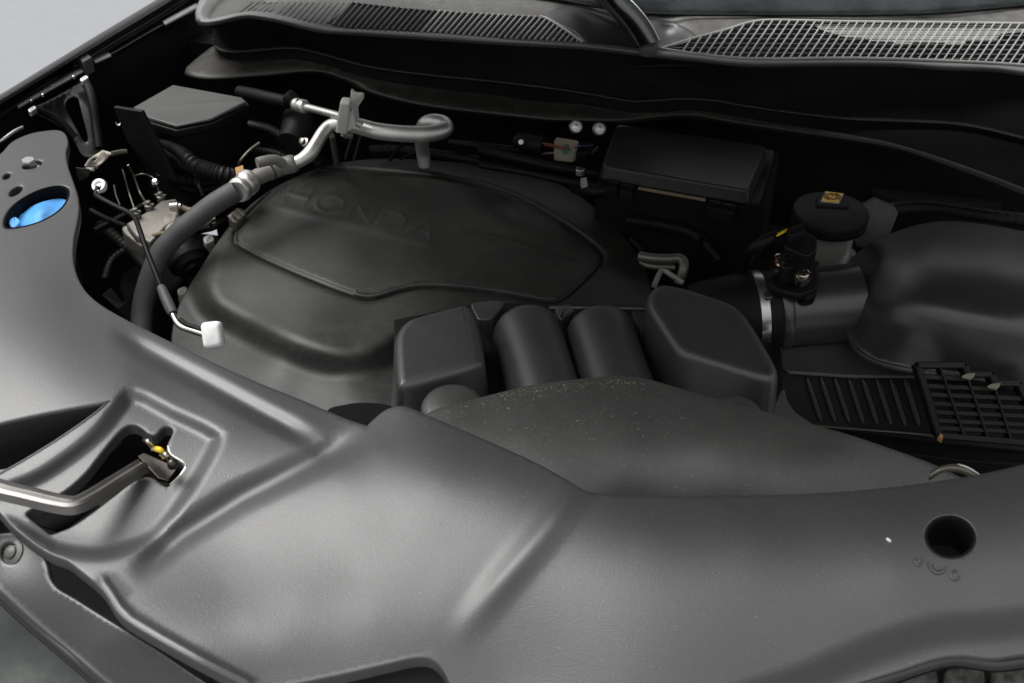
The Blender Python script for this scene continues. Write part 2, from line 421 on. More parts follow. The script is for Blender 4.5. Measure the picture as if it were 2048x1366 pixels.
# dark well of the bay: a tray under everything, and a firewall
def carbox(name, o_, s0, s1, d0, d1, z0, z1, m, par=None):
    V = [o_ + AX * s + AF * d + np.array((0, 0, z)) for z in (z0, z1) for s, d in ((s0, d0), (s1, d0), (s1, d1), (s0, d1))]
    F = [(0, 1, 2, 3), (4, 5, 6, 7)] + [(i, (i + 1) % 4, 4 + (i + 1) % 4, 4 + i) for i in range(4)]
    return obj(name, V, F, m, par, smooth=False)
H0 = np.array((-.52, .72, 0.))
bay = T('engine_bay', 'dark engine bay tray and bulkhead under the parts', None, tuple(H0 + np.array((0, 0, -.4))), kind='structure')
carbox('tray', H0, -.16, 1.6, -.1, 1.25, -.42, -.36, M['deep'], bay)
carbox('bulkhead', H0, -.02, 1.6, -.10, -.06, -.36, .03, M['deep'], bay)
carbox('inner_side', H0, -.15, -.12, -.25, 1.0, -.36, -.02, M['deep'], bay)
# lumps of machinery down in the dark, so that gaps do not look into a void
for (x, y, z, a_, b_) in ((1500, 480, -.15, .10, .06), (1380, 430, -.14, .07, .07), (640, 290, -.14, .09, .05), (300, 560, -.2, .05, .06), (1900, 380, -.1, .12, .05), (1000, 300, -.12, .12, .04)):
    c = P(x, y, z); th = np.linspace(0, 2 * math.pi, 10, endpoint=False)
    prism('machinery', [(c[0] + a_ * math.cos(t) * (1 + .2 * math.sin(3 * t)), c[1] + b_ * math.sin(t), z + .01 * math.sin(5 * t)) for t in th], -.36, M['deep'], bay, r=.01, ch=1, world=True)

# the raised bonnet: the large lid above that shades the rear of the bay
hd = []
for d in np.linspace(0, .95, 9):
    row = []
    tp = .08 + .30 * (d / .95)                          # the lid narrows towards its nose
    for s in np.linspace(tp, 1.66 - tp, 12):
        th = math.radians(27); bow = .05 * math.sin(math.pi * min(1, max(0, s / 1.62)))
        row.append(H0 + np.array((0, 0, .23)) + AX * s + AF * (-.03 + d * math.cos(th)) + np.array((0, 0, d * math.sin(th) + bow)))
    hd.append(row)
hv = np.array(hd).reshape(-1, 3)
ho = obj('hood', hv, [(i * 12 + j, i * 12 + j + 1, (i + 1) * 12 + j + 1, (i + 1) * 12 + j) for i in range(8) for j in range(11)], M['hoodm'])
ho.o.modifiers.new('thick', 'SOLIDIFY').thickness = .03
struct(ho)

# ================================================================== front shroud
sh_rear = cat([(-60,330),(0,309),(25,284),(60,268),(92,262),(116,261),(128,268),(133,285),(129,305),(132,330),(143,362),(152,392),(155,420),(150,450),(144,482),(143,520),(152,555),(170,585),(200,611),(250,640),(300,665),(345,687),(400,714),(440,733),(520,768),(600,800),(690,838),(735,853)], 4)
sh_mid = cat([(740,848),(770,822),(795,813),(815,815),(850,830),(950,872),(1070,926),(1130,959),(1170,982),(1220,991),(1300,993),(1500,992),(1650,987),(1800,974),(1900,960),(1960,950),(2048,930),(2140,905),(2300,868),(2460,840)], 4)
sh_front = cat([(2460,1280),(2300,1294),(2140,1300),(2048,1303),(1985,1312),(1925,1306),(1875,1311),(1800,1335),(1700,1366),(1560,1405),(1300,1440),(1000,1425),(930,1398),(905,1366),(886,1332),(862,1313),(830,1311),(780,1322),(680,1345),(560,1370),(520,1380)], 4)
sh_left = cat([(488,1366),(400,1321),(317,1275),(256,1238),(234,1216),(216,1187),(200,1168),(160,1135),(137,1118),(110,1108),(84,1094),(56,1074),(27,1050),(0,1020),(-60,965)], 4)
sh_out = np.concatenate((sh_rear, sh_mid, sh_front, sh_left))
capfit = chaikin([(2,455),(4,434),(20,411),(48,391),(80,376),(117,368),(140,373),(143,389),(132,412),(110,431),(80,446),(44,456),(16,460)], 2)
latchhole = cat([(49,1025),(62,1014),(125,980),(168,943),(198,905),(225,872),(244,853),(260,846),(279,849),(306,867),(322,853),(333,849),(346,853),(349,864),(337,892),(340,907),(366,924),(371,934),(360,951),(336,975),(322,970),(298,955),(271,963),(225,997),(190,1024),(146,1054),(122,1064),(100,1071),(89,1064),(52,1034)], 3, True)
roundhole = ell(1901, 1073, 55, 45, 9, 48)
slot = ell(64, 329, 24, 9, -14, 20); oval1 = ell(13, 352, 12, 7, -24, 16); oval2 = ell(31, 382, 19, 9, -30, 18)
pocket = cat([(-90,868),(0,842),(90,822),(195,803),(222,799),(200,822),(130,872),(60,916),(0,950),(-90,1000)], 4, True)
recess = cat([(262,788),(345,828),(432,872),(428,892),(392,958),(318,1062),(270,1092),(205,1108),(110,1096),(20,1046),(-90,1030),(-90,1015),(60,962),(135,916),(200,862),(240,812)], 3, True)
flange = cat([(205,640),(250,662),(330,708),(420,756),(520,812),(640,880),(700,884),(760,850),(690,820),(600,780),(440,705),(300,640),(230,610)], 3, True)
SH = Field([(-60,340,.082),(60,275,.082),(125,275,.072),(60,350,.082),(140,400,.076),(-40,480,.088),(140,500,.076),(60,560,.088),(0,650,.088),(160,600,.068),(120,680,.082),(300,668,.056),(250,740,.072),(0,760,.076),(120,780,.074),
    (500,760,.046),(640,815,.040),(735,853,.036),(450,850,.050),(580,890,.042),(480,975,.032),(380,1080,.019),(300,1150,.017),
    (800,818,.058),(950,873,.060),(1070,928,.0585),(1000,960,.0575),(1170,984,.052),(760,900,.0585),(880,960,.0565),(680,960,.046),(780,1050,.034),(620,1050,.028),(900,1080,.034),(700,1140,.018),(550,1130,.0175),(850,1160,.018),(450,1170,.0115),(480,1100,.0165),(350,1180,.014),(600,1200,.014),(750,1230,.009),(880,1240,.006),(420,1240,.0125),(500,1240,.012),(560,1290,.004),(700,1300,-.004),(860,1300,-.008),(520,1370,-.016),(680,1345,-.014),(400,1310,.010),(320,1270,.014),(235,1210,.017),
    (1300,994,.044),(1500,994,.043),(1800,976,.047),(2048,932,.053),(2140,905,.058),(1080,1100,.037),(1300,1060,.0455),(1500,1060,.0455),(1800,1050,.048),(2048,1040,.050),(1000,1250,.002),(1200,1150,.031),(1500,1150,.033),(1800,1150,.036),(2048,1130,.040),(1200,1250,.012),(1500,1250,.014),(1800,1230,.019),(2048,1210,.022),(1000,1380,-.028),(1250,1366,-.010),(1500,1366,-.010),(1250,1440,-.026),(1560,1405,-.02),(1750,1290,.004),(1900,1265,.010),(1700,1366,-.010),(1800,1335,-.004),(1920,1306,.002),(2048,1302,.004),(2140,1300,.004),(2460,840,.066),(2460,1060,.054),(2460,1280,.006),
    (100,1108,.020),(0,1020,.036),(-60,960,.046),(30,960,.044),(200,1150,.019)],
    [('plate', recess, -.008, 18), ('bead', [(215,655),(250,678),(330,722),(420,770),(520,824),(650,892)], -.0055, 15, 90),
     ('bead', [(745,858),(620,925),(480,995),(360,1070),(255,1160)], -.009, 22, 110),
     ('bead', [(1240,890),(1150,985),(1085,1070),(1000,1170),(930,1260),(890,1310)], .0056, 25, 210),
     ('bead', [(498,1366),(405,1319),(322,1272),(262,1236),(240,1214),(222,1185),(206,1164)], .004, 10), ('plate', cat([(1400,1440),(1600,1362),(1740,1302),(1870,1262),(1960,1254),(2500,1246),(2500,1520),(1400,1520)], 2, True), -.013, 42, 0)], smooth=5e-2)
shr = T('radiator_shroud', 'wide matt grey-black plastic shroud across the front of the bay, with latch opening', 'shroud', (0, -.42, -.1))
xtra = np.concatenate([densify(q, 5, False) for q in ([(225,660),(640,888)], [(258,795),(432,872)], [(1140,985),(945,1240)])])
shp = panel('shroud_panel', sh_out, SH, M['shroud'], shr, holes=[pocket, capfit, latchhole, roundhole, slot, oval1, oval2], step=7, thick=.012, lip=.0022)
# rolled collars that line the openings
def collar(name, poly, fld, depth, m, par, inset=0.0):
    p = PA(np.c_[poly, fld(poly)]); n = len(p); p2 = offs(p, -.0018)
    R = [p2 + np.array((0, 0, .0002)), p2 + np.array((0, 0, -.004)), offs(p, -.0022) + np.array((0, 0, -depth))]
    V = np.concatenate(R); F = [(i*n+k, i*n+(k+1) % n, (i+1)*n+(k+1) % n, (i+1)*n+k) for i in range(2) for k in range(n)]
    o = obj(name, V, F, m, par); o.o.modifiers.new('thick', 'SOLIDIFY').thickness = .0015; return o
panel('pocket_floor', densify(cat([(-95,860),(90,812),(235,790),(215,830),(130,885),(0,965),(-95,1010)], 3, True), 12), lambda q: SH(q) - .055, M['shroud'], shr, step=14, thick=.002)
collar('pocket_wall', densify(pocket, 8), SH, .055, M['shroud'], shr)
collar('opening_collar', capfit, SH, .05, M['deep'], shr); collar('opening_collar', roundhole, SH, .035, M['deep'], shr)
# moulded marks below the round opening
def stroke(pts, r=.0011):
    a = cat(pts, 5); tube('moulded_mark', np.c_[a, SH(a) + .0002], r, M['shroud'], shr, seg=6, smooth=False)
stroke([(1831,1115),(1829,1124),(1833,1131),(1840,1131),(1844,1124),(1846,1117)])
stroke([(1857,1124),(1860,1136),(1869,1145),(1880,1147),(1889,1141),(1892,1133)])
stroke([(1866,1128),(1869,1136),(1876,1140),(1883,1137)])
stroke([(1904,1143),(1901,1153),(1910,1160),(1917,1157),(1918,1148),(1912,1142),(1904,1143)])
# thing: bolt in the slot
b = T('hex_bolt', 'dull steel hexagon bolt beside the small oval holes of the left shroud wing', 'bolt', tuple(SH.P(60, 329, -.02)))
c = SH.P(59, 331, -.004)
lathe('washer', c, (0, -.05, 1), [(.0125, -.006), (.0125, -.003), (.010, -.002)], M['steel'], b, seg=20)
lathe('head', c, (0, -.05, 1), [(.0092, -.003), (.0092, .0065), (.0080, .0085)], M['steel'], b, seg=6)

# blue filler cap down its well
cf = cat([(20,441),(27,430),(46,427),(66,412),(95,401),(121,398),(136,405),(130,418),(110,430),(85,441),(55,450),(33,455),(22,450)], 4, True)
bc = T('washer_filler_cap', 'bright blue snap-on filler cap seen through the oval opening on the left', 'filler cap', tuple(P(80, 430, .0)))
BF = Field([(20,441,.064),(136,405,.060),(80,428,.078),(60,412,.066),(100,440,.067),(120,398,.060),(33,455,.064)], [('bead', cf, .0015, 5)])
panel('cap_lid', cf, BF, M['blue'], bc, step=5, thick=.010, lip=.003)
prism('cap_tab', [(16,440,.078),(30,431,.078),(42,440,.078),(34,453,.078),(20,453,.078)], .07, M['blue'], bc, r=.002)
q = PA(np.c_[ell(82, 434, 50, 22, -18, 24), np.full(24, .035)])
prism('filler_neck', q, -.12, M['black'], bc, r=.003, ch=0, world=True)

# hood release lever with its pivot
lv = T('latch_lever', 'bent bare steel latch lever reaching out of the shroud opening at lower left', 'lever', tuple(P(200, 990, -.02)))
lp = [(-40,960,.075),(0,975,.074),(60,990,.070),(120,1004,.066),(150,1006,.064),(185,990,.060),(230,962,.054),(285,928,.046)]
cl = cat(PA(lp), 6); t_, U_, W_ = frames(cl); V = []; F = []
for i in range(len(cl)):
    s = i / (len(cl) - 1); hw = .0086 - .0012 * s
    up = np.array((0, 0, 1.)); side = np.cross(t_[i], up); side /= np.linalg.norm(side); upn = np.cross(side, t_[i])
    for (x, y) in ((-hw, -.0065), (-hw + .001, .0025), (-hw * .55, .004), (-hw * .4, .0015), (hw * .35, .0015), (hw * .5, .004), (hw - .001, .0025), (hw, -.0065), (hw - .0015, -.0065), (hw - .002, .0), (-hw + .002, .0), (-hw + .0015, -.0065)):
        V.append(cl[i] + side * x + upn * y)
ns = 12
for i in range(len(cl) - 1):
    for k in range(ns): F.append((i*ns+k, i*ns+(k+1) % ns, (i+1)*ns+(k+1) % ns, (i+1)*ns+k))
F += [tuple(range(ns)), tuple(range((len(cl)-1)*ns, len(cl)*ns))]
o = obj('lever_arm', V, F, M['lever'], lv); sharp(o, 35)
prism('pivot_plate', [(276,912,.036),(288,905,.036),(356,934,.030),(336,962,.026),(316,956,.028)], .018, M['dsteel'], lv, r=.0008, ch=0, sh=30)
prism('lever_edge', [(196,1003,.05),(250,968,.046),(250,973,.046),(198,1008,.05)], .046, M['zinc'], lv, r=.0005, ch=0)
for i, (x, y, z, ry) in enumerate(((295,886,.052,0), (318,902,.050,1), (330,912,.050,2))):
    tube('spring_clip', [(x-6, y-4, z), (x+2, y-2, z + .006), (x+9, y+5, z), (x+12, y+14, z - .004)], .0028, M['yellow'] if i == 1 else M['zinc'], lv, seg=8)
lathe('pivot_rivet', P(345, 926, .050), (.2, -.4, 1), [(.005, -.005), (.005, .001), (.0035, .003), (.001, .0036)], M['dsteel'], lv, seg=16)
tube('edge_wire', [(336,893,.056),(341,908,.054),(366,925,.052),(371,934,.052),(360,951,.050),(340,970,.05)], .0009, M['steel'], lv, seg=6)
panel('latch_case', [(250,860),(345,860),(400,960),(330,1000),(200,1000),(120,1060),(60,1040)], lambda q: np.full(len(q), -.03), M['deep'], lv, step=30)

# ================================================================== bumper fascia, lamp and seal at lower left
fa = T('bumper_fascia', 'grey plastic bumper trim strip with a push clip in the lower left corner', 'bumper trim', tuple(P(100, 1250, -.1)))
fo = np.concatenate((cat([(-60,1075),(0,1069),(38,1067),(58,1078),(84,1112),(91,1130),(96,1155),(112,1178),(140,1195),(220,1245),(310,1298),(410,1366),(520,1432)], 4), cat([(330,1440),(225,1366),(150,1302),(75,1240),(0,1172),(-60,1118)], 4)))
FA = Field([(-60,1075,.020),(40,1070,.012),(90,1130,.004),(140,1196,-.006),(310,1298,-.022),(520,1432,-.04),(330,1440,-.075),(150,1302,-.045),(0,1172,-.012),(-60,1118,.0),(200,1290,-.026)], smooth=1e-4)
panel('trim_panel', fo, FA, M['shroud'], fa, step=8, thick=.012, lip=.003, holes=[ell(20, 1104, 25, 27, -30, 24)])
c = FA.P(20, 1104, -.001)
lathe('push_clip', c, (-.35, -.45, .8), [(.0125, -.004), (.0125, -.001), (.0085, .0005), (.0075, -.001), (.0062, -.001), (.0062, .001), (.004, .0025), (.0005, .003)], M['cowl'], fa, seg=24, sh=50)
tag(tube('lamp_seal', [(-60,1130,-.012),(0,1186,-.026),(75,1254,-.042),(150,1318,-.056),(222,1380,-.07),(300,1450,-.085)], .0075, M['paint'], None, seg=12), 'thick black rubber seal between the trim strip and the lamp at lower left', 'seal')
LF = Field([(-60,1160,-.05),(0,1215,-.06),(180,1375,-.10),(-60,1400,-.13),(60,1320,-.10)])
tag(panel('headlamp_lens', [(-60,1140),(0,1194),(75,1262),(150,1326),(240,1410),(240,1460),(-60,1460)], LF, M['lens'], None, step=12), 'corner of a dusty grey headlamp lens at the bottom left', 'headlamp')
# lower centre: the bumper beam seen through the cut-out
tag(panel('bumper_cover', [(420,1340),(700,1300),(900,1290),(980,1400),(960,1470),(420,1470)], Field([(420,1340,-.05),(700,1300,-.06),(900,1290,-.06),(960,1470,-.1),(420,1470,-.09),(700,1400,-.075)]), M['shroud'], None, step=12), 'dark curved bumper cover showing in the cut-out at the bottom edge', 'bumper')
# lower right: gloss trim and dirty grille bars
tag(tube('grille_trim', [(1600,1408,-.036),(1700,1378,-.030),(1790,1353,-.026),(1870,1327,-.022),(1910,1321,-.021),(1950,1326,-.022),(1990,1331,-.022),(2048,1324,-.021),(2140,1310,-.020),(2300,1304,-.020),(2460,1290,-.020)], .0060, M['paint'], None, seg=14), 'glossy black rounded trim edge above the grille at lower right', 'trim')
gr = T('front_grille', 'weathered grey grille bars below the glossy trim at the bottom right corner', 'grille', tuple(P(1950, 1400, -.12)))
for x0, x1 in ((1700, 1800), (1808, 1882), (1892, 1976), (1986, 2080), (2090, 2180)):
    prism('grille_bar', [(x0, 1395 - (x0 - 1700) * .15, -.06), (x1, 1390 - (x1 - 1700) * .15, -.06), (x1 + 6, 1345 - (x1 - 1700) * .09, -.055), (x0 + 6, 1349 - (x0 - 1700) * .09, -.055)] if False else
          [(x0, 1430, -.085), (x1, 1430, -.085), (x1 - 6, 1330 - (x1 - 1890) * .04, -.062), (x0 - 6, 1332 - (x0 - 1890) * .04, -.062)], -.16, M['stone'], gr, r=.004, ch=1)

# ================================================================== intake duct behind the shroud
du_rear = cat([(842,838),(862,824),(905,810),(960,796),(1000,786),(1060,772),(1150,760),(1225,753),(1265,754),(1310,763),(1400,790),(1500,816),(1565,832),(1590,836),(1622,849),(1700,871),(1800,905),(1870,931),(1925,958)], 4)
du_out = np.concatenate((du_rear, [(1925,1000),(1800,1030),(1500,1050),(1250,1050),(1130,1010),(1000,940),(900,890),(845,860)]))
DU = Field([(845,845,.022),(960,797,.030),(1060,773,.034),(1250,754,.036),(1400,791,.031),(1565,833,.022),(1700,872,.013),(1925,960,-.002),(1250,850,.033),(1050,860,.034),(1450,880,.026),(1250,930,.018),(1450,940,.012),(1650,930,.006),(1250,1000,-.008),(1500,1000,-.010),(1800,985,-.014),(1250,1050,-.028),(1500,1050,-.03),(1800,1030,-.026),(950,890,.026),(1080,960,.016),(1130,1010,.004)], smooth=4e-3)
dt = T('air_intake_duct', 'broad low plastic intake duct with leaf litter along its crest, behind the shroud', 'air duct', tuple(P(1300, 900, -.08)))
panel('duct_shell', du_out, DU, M['duct'], dt, step=8, thick=.03, lip=.0025)
panel('side_flange', cat([(1566,780),(1572,800),(1590,825),(1625,850),(1640,880),(1580,870),(1550,840)], 4, True), Field([(1566,780,.0),(1640,880,.0),(1580,870,.004),(1590,825,.0)]), M['duct'], dt, step=8, thick=.004)

# ================================================================== engine cover
ec_out = np.concatenate((cat([(346,720),(345,690),(350,645),(366,598),(398,545),(432,492),(470,442),(518,397),(570,365),(640,336),(700,323),(765,318),(850,320),(950,330),(1050,348),(1120,370),(1172,402),(1222,444),(1262,494),(1290,545),(1302,590)], 4), cat([(1305,650),(1200,690),(1000,720),(880,760)], 3), cat([(800,870),(700,890),(560,850),(430,800)], 3)))
groove = cat([(478,452),(470,470),(472,486),(490,500),(560,534),(650,571),(700,589),(735,597),(765,592),(800,581),(850,573),(930,577),(1000,586),(1090,601),(1115,601),(1135,590),(1160,568),(1200,526),(1206,512),(1192,494),(1150,462),(1090,425),(1033,395),(960,370),(850,352),(760,343),(660,338),(610,347),(556,377),(515,412)], 4, True)
shoulder = cat([(400,556),(404,590),(425,622),(500,664),(570,697),(640,722),(690,728),(740,722),(780,706),(812,686),(900,655),(1000,645),(1180,645),(1310,645),(1340,560),(1310,490),(1280,430),(1190,350),(1050,312),(760,288),(640,304),(545,345),(485,390),(432,460)], 4, True)
lowled = cat([(385,600),(388,640),(420,670),(500,710),(580,742),(640,752),(700,748),(770,728),(830,700),(1310,700),(1340,540),(1200,330),(700,290),(480,380)], 4, True)
lettering = []                                              # worn raised letters, moulded in
for gx0, gw, gs_ in ((566, 40, [[(0,0),(0,1)], [(1,0),(1,1)], [(0,.5),(1,.5)]]), (624, 52, [[(.5+.5*math.cos(a), .5+.5*math.sin(a)) for a in np.linspace(0, 2*math.pi, 20)]]),
                     (694, 44, [[(0,0),(0,1),(1,0),(1,1)]]), (754, 44, [[(0,0),(0,1),(.6,1),(1,.72),(1,.28),(.6,0),(0,0)]]), (814, 46, [[(0,0),(.5,1),(1,0)], [(.2,.35),(.8,.35)]])):
    for st_ in gs_: lettering.append(('bead', [(gx0 + u * gw + 20 * v, 401 + (gx0 - 566) * .262 + u * gw * .262 - 32 * v) for u, v in st_], .0010, 4.2))
EC = Field([(346,700,-.118),(366,598,-.104),(432,492,-.092),(518,397,-.085),(640,336,-.080),(765,318,-.080),(950,330,-.080),(1120,370,-.085),(1222,444,-.095),(1290,545,-.105),(480,480,-.092),(650,450,-.074),(800,420,-.068),(1000,450,-.070),(1150,500,-.084),(560,560,-.090),(735,597,-.088),(900,560,-.078),(1100,590,-.090),(700,680,-.100),(500,620,-.105),(430,760,-.126),(600,800,-.122),(780,800,-.114),(560,730,-.104),(700,770,-.108),(1000,650,-.1),(1300,640,-.11),(850,360,-.070),(700,500,-.072),(1000,520,-.074)],
    [('plate', shoulder, .024, 32), ('plate', groove, .0035, 6, 0), ('bead', np.r_[groove, groove[:1]], -.0065, 4.5),
     ('bead', cat([(700,340),(812,353),(880,358),(940,371),(992,391),(1033,424)], 4), .0018, 6), ('bead', [(930,459),(1030,488),(1153,525)], .0016, 5),
     ('bead', [(540,408),(620,428),(740,456),(880,492)], .0014, 8, 30)] + lettering, smooth=1e-4)
ec = T('engine_cover', 'large black moulded engine cover with worn raised badge in the middle of the bay', 'engine cover', tuple(P(800, 600, -.13)))
panel('cover_shell', ec_out, EC, M['cover'], ec, step=6.5, thick=.06, lip=.003)
tag(panel('splash_guard', cat([(655,822),(690,810),(730,806),(780,812),(800,830),(790,890),(640,890)], 4, True), Field([(655,815,-.03),(780,805,-.03),(700,890,-.02),(640,890,-.02)]), M['deep'], None, step=10), 'dark rounded guard in the gap between the engine cover and the shroud', 'guard')

# ================================================================== manifold cover: two boxes and two runners
mf = T('intake_manifold', 'black intake manifold with two boxy ends and two half-round runners before the engine cover', 'manifold', tuple(P(1150, 760, -.1)))
panel('base_plate', [(790,640),(960,606),(1310,612),(1560,690),(1570,860),(1300,840),(1000,850),(790,850)], Field([(790,640,-.05),(1310,612,-.05),(1570,860,-.06),(790,850,-.06)]), M['black'], mf, step=20)
prism('chamber', [(786,672,.006),(800,645,.008),(822,630,.010),(926,603,.012),(945,608,.012),(956,632,.012),(972,716,.006),(960,728,.006),(806,772,.0),(790,766,.0)], -.085, M['box'], mf, r=.011, flare=.008, ch=2)
prism('chamber', [(1290,600,.018),(1300,570,.02),(1325,560,.02),(1378,571,.02),(1475,603,.02),(1500,630,.018),(1562,735,.010),(1552,754,.010),(1532,756,.010),(1368,706,.008),(1350,694,.008)], -.085, M['box'], mf, r=.012, flare=.006, ch=2)
for (x0, x1) in ((1054, 1100), (1200, 1250)):
    a = P(x0, 668, -.038); bq = P(x1, 830, -.050); d = (bq - a) / np.linalg.norm(bq - a)
    pts = [a - d * .012, a - d * .011, a - d * .008, a, a * .6 + bq * .4, bq]
    tube('runner', pts, [.028, .034, .0380, .0405, .041, .0415], M['box'], mf, seg=36, n=3, world=True)
prism('runner_flange', [(940,606,-.012),(985,600,-.012),(1012,603,-.012),(986,636,-.014),(956,640,-.014)], -.03, M['box'], mf, r=.002, ch=1)
prism('runner_flange', [(1108,612,-.02),(1140,606,-.02),(1150,620,-.02),(1120,640,-.02)], -.04, M['box'], mf, r=.002, ch=1)
tube('rear_rail', [(1098,616,-.022),(1180,616,-.022),(1300,618,-.022)], .003, M['box'], mf, seg=8)
prism('runner_flange', [(1262,616,-.026),(1296,618,-.026),(1300,690,-.03),(1285,672,-.03)], -.05, M['box'], mf, r=.002, ch=1)
for (x, y, r_, z) in ((905, 812, .033, .004), (1475, 826, .026, .0)):
    lathe('mounting_boss', P(x, y, z), (0, -.12, 1), [(r_, -.05), (r_, -.004), (r_ * .93, .001), (r_ * .7, .004), (r_ * .3, .0055), (.001, .006)], M['duct'], mf, seg=32, sh=70)
for k in range(2):
    x = (1010, 1165)[k]; tube('drain_groove', [(x - 15, 690, -.045), (x - 6, 775, -.05)], .004, M['tan'] if k == 0 else M['moss'], mf, seg=8) if False else None

# ================================================================== air intake tube and filter box, right
ai = T('air_intake_tube', 'bulging black air intake tube with a neck and clamp on the right of the bay', 'air tube', tuple(P(1850, 640, -.1)))
at_out = cat([(1692,640),(1690,600),(1694,560),(1704,525),(1722,502),(1760,478),(1830,452),(1890,443),(1960,448),(2048,463),(2140,482),(2160,620),(2150,790),(2048,775),(1950,752),(1850,738),(1790,728),(1745,715),(1712,690)], 4, True)
AT = Field([(1692,640,-.06),(1694,560,-.04),(1722,502,-.015),(1830,452,.005),(1890,443,.008),(2048,463,.010),(2140,482,.010),(2150,790,-.048),(2048,775,-.048),(1850,738,-.050),(1745,715,-.062),(1712,690,-.062),
    (1740,590,-.010),(1790,540,.016),(1860,490,.030),(1980,500,.034),(2100,520,.034),(1830,590,.020),(1950,600,.030),(2060,625,.028),(1800,650,-.008),(1900,665,.002),(2000,690,.0),(2080,710,-.004),(1760,660,-.03),(1850,700,-.026),(1980,735,-.028)],
    [('bead', [(1790,580),(1900,612),(2048,640),(2140,655)], .004, 34, 80)], smooth=1.2e-2)
panel('tube_body', at_out, AT, M['tube'], ai, step=7, thick=.006, lip=.004)
na, nb = P(1538, 622, -.058), P(1712, 606, -.052); nd = (nb - na) / np.linalg.norm(nb - na)
tube('neck', [na, na * .9 + nb * .1, na * .5 + nb * .5, nb], [.048, .0485, .0485, .050], M['tube'], ai, seg=40, n=3, world=True)
ca = na - nd * .016
tube('rubber_cuff', [ca - nd * .075 + np.array((0, .02, -.01)), ca - nd * .05 + np.array((0, .008, -.004)), ca - nd * .02, na + nd * .004], [.040, .046, .0500, .0505], M['black'], ai, seg=36, n=4, world=True)
tube('clamp_band', [ca - nd * .006, ca - nd * .0055, ca + nd * .0055, ca + nd * .006], [.0500, .0522, .0522, .0500], M['steel'], ai, seg=48, n=2, world=True)
tube('neck_rim', [na + nd * .005, na + nd * .007, na + nd * .018, na + nd * .02], [.0485, .0515, .0515, .0485], M['tube'], ai, seg=40, n=2, world=True)
prism('rim_tab', [(1524,580,-.012),(1545,578,-.012),(1550,592,-.014),(1530,596,-.014)], -.03, M['tube'], ai, r=.002, ch=1)
# the flow sensor standing on the neck
ms = T('flow_sensor', 'small black plug-in sensor with two bolts standing on the intake neck', 'sensor', tuple(P(1600, 560, -.02)))
prism('sensor_base', [(1530,556,.0),(1560,536,.004),(1640,516,.004),(1640,548,.002),(1636,575,-.002),(1600,590,-.004),(1545,575,-.002)], -.012, M['black'], ms, r=.004, ch=1)
prism('sensor_foot', [(1590,560,-.002),(1640,552,-.004),(1632,588,-.008),(1612,596,-.01),(1598,585,-.008)], -.022, M['black'], ms, r=.004, ch=2)
sbody = prism('sensor_body', [(1564,494,.040),(1618,486,.040),(1612,530,.024),(1560,536,.024)], .0, M['black'], ms, r=.003, ch=1)
for k in range(3): beam('body_rib', P(1567, 500 + 9 * k, .0405 - .003 * k), P(1614, 494 + 9 * k, .0405 - .003 * k), .0022, .0022, M['black'], sbody)
prism('plug', [(1566,466,.052),(1600,456,.052),(1636,474,.048),(1634,500,.044),(1615,512,.044),(1566,492,.046)], .02, M['black'], ms, r=.003, ch=1)
prism('plug_latch', [(1572,455,.06),(1606,446,.06),(1612,462,.058),(1576,472,.058)], .045, M['black'], ms, r=.002, ch=1)
c = P(1604, 551, .016)
lathe('bolt_head', c, (0, -.35, 1), [(.0105, -.008), (.0105, .0), (.0075, .001), (.0075, .006), (.005, .0075), (.0008, .008)], M['zinc'], ms, seg=18)
beam('bolt_slot_pin', c + np.array((0, -.002, .007)), P(1621, 546, .012), .0022, .0022, M['zinc'], ms)
c = P(1560, 525, .010)
lathe('bolt_head', c, (0, -.35, 1), [(.006, -.003), (.006, .0), (.0045, .001), (.0045, .005), (.001, .006)], M['copper'], ms, seg=16)
lathe('bolt_washer', P(1557, 517, .010), (-.3, -.3, 1), [(.0045, -.004), (.0045, .004), (.001, .0055)], M['steel'], ms, seg=14)
tag(tube('sensor_cable', [(1580,466,.05),(1556,468,.05),(1530,482,.045),(1505,500,.03),(1494,520,.0),(1486,550,-.03),(1482,590,-.06)], [.0042, .0045, .0075, .0078, .0078, .0075, .0075], M['black'], None, seg=12), 'black sleeved cable curving from the sensor plug down past the clamp', 'cable')
for k, (dx, dy) in enumerate(((0, 0), (-3, 4))):
    tag(tube('sensor_wire', [(1586+dx,455+dy,.055),(1572+dx,460+dy,.056),(1556+dx,468+dy,.053)], .0011, M['yellow'], None, seg=6), ('upper' if k == 0 else 'lower') + ' thin yellow wire entering the sensor plug', 'wire', 'sensor wires')

# filter box below the tube
fb = T('filter_box', 'black air filter housing with slanted ribs and stepped lattice vent under the intake tube', 'filter box', tuple(P(1800, 820, -.2)))
FBt = Field([(1555,700,-.085),(1680,680,-.085),(1800,735,-.09),(2140,800,-.09),(1580,745,-.092)])
panel('box_top', [(1548,712),(1562,698),(1640,690),(1705,684),(1790,715),(1840,735),(1836,748),(1700,748),(1580,740)], FBt, M['duct'], fb, step=10, thick=.004, lip=.003)
FBw = Field([(1570,735,-.094),(1840,745,-.094),(1600,845,-.150),(1870,872,-.155),(2140,800,-.10),(2140,900,-.165)])
bwall = panel('box_wall', [(1560,742),(1640,738),(1835,748),(2140,800),(2140,908),(1873,880),(1740,862),(1600,848),(1560,830)], FBw, M['black'], fb, step=12)
for k in range(8):
    x0 = 1612 + k * 28; x1 = x0 + 34
    pts = [(x0 + (x1 - 4 - x0) * t, 750 + k * .7 + (92 + k * .7) * t, 0) for t in (0, .15, .5, .85, 1)]
    a = np.array([(p[0], p[1], FBw.at(p[0], p[1]) + .001) for p in pts]); tube('wall_rib', a, [.0012, .0035, .0038, .0035, .002], M['lidb'], bwall, seg=8)
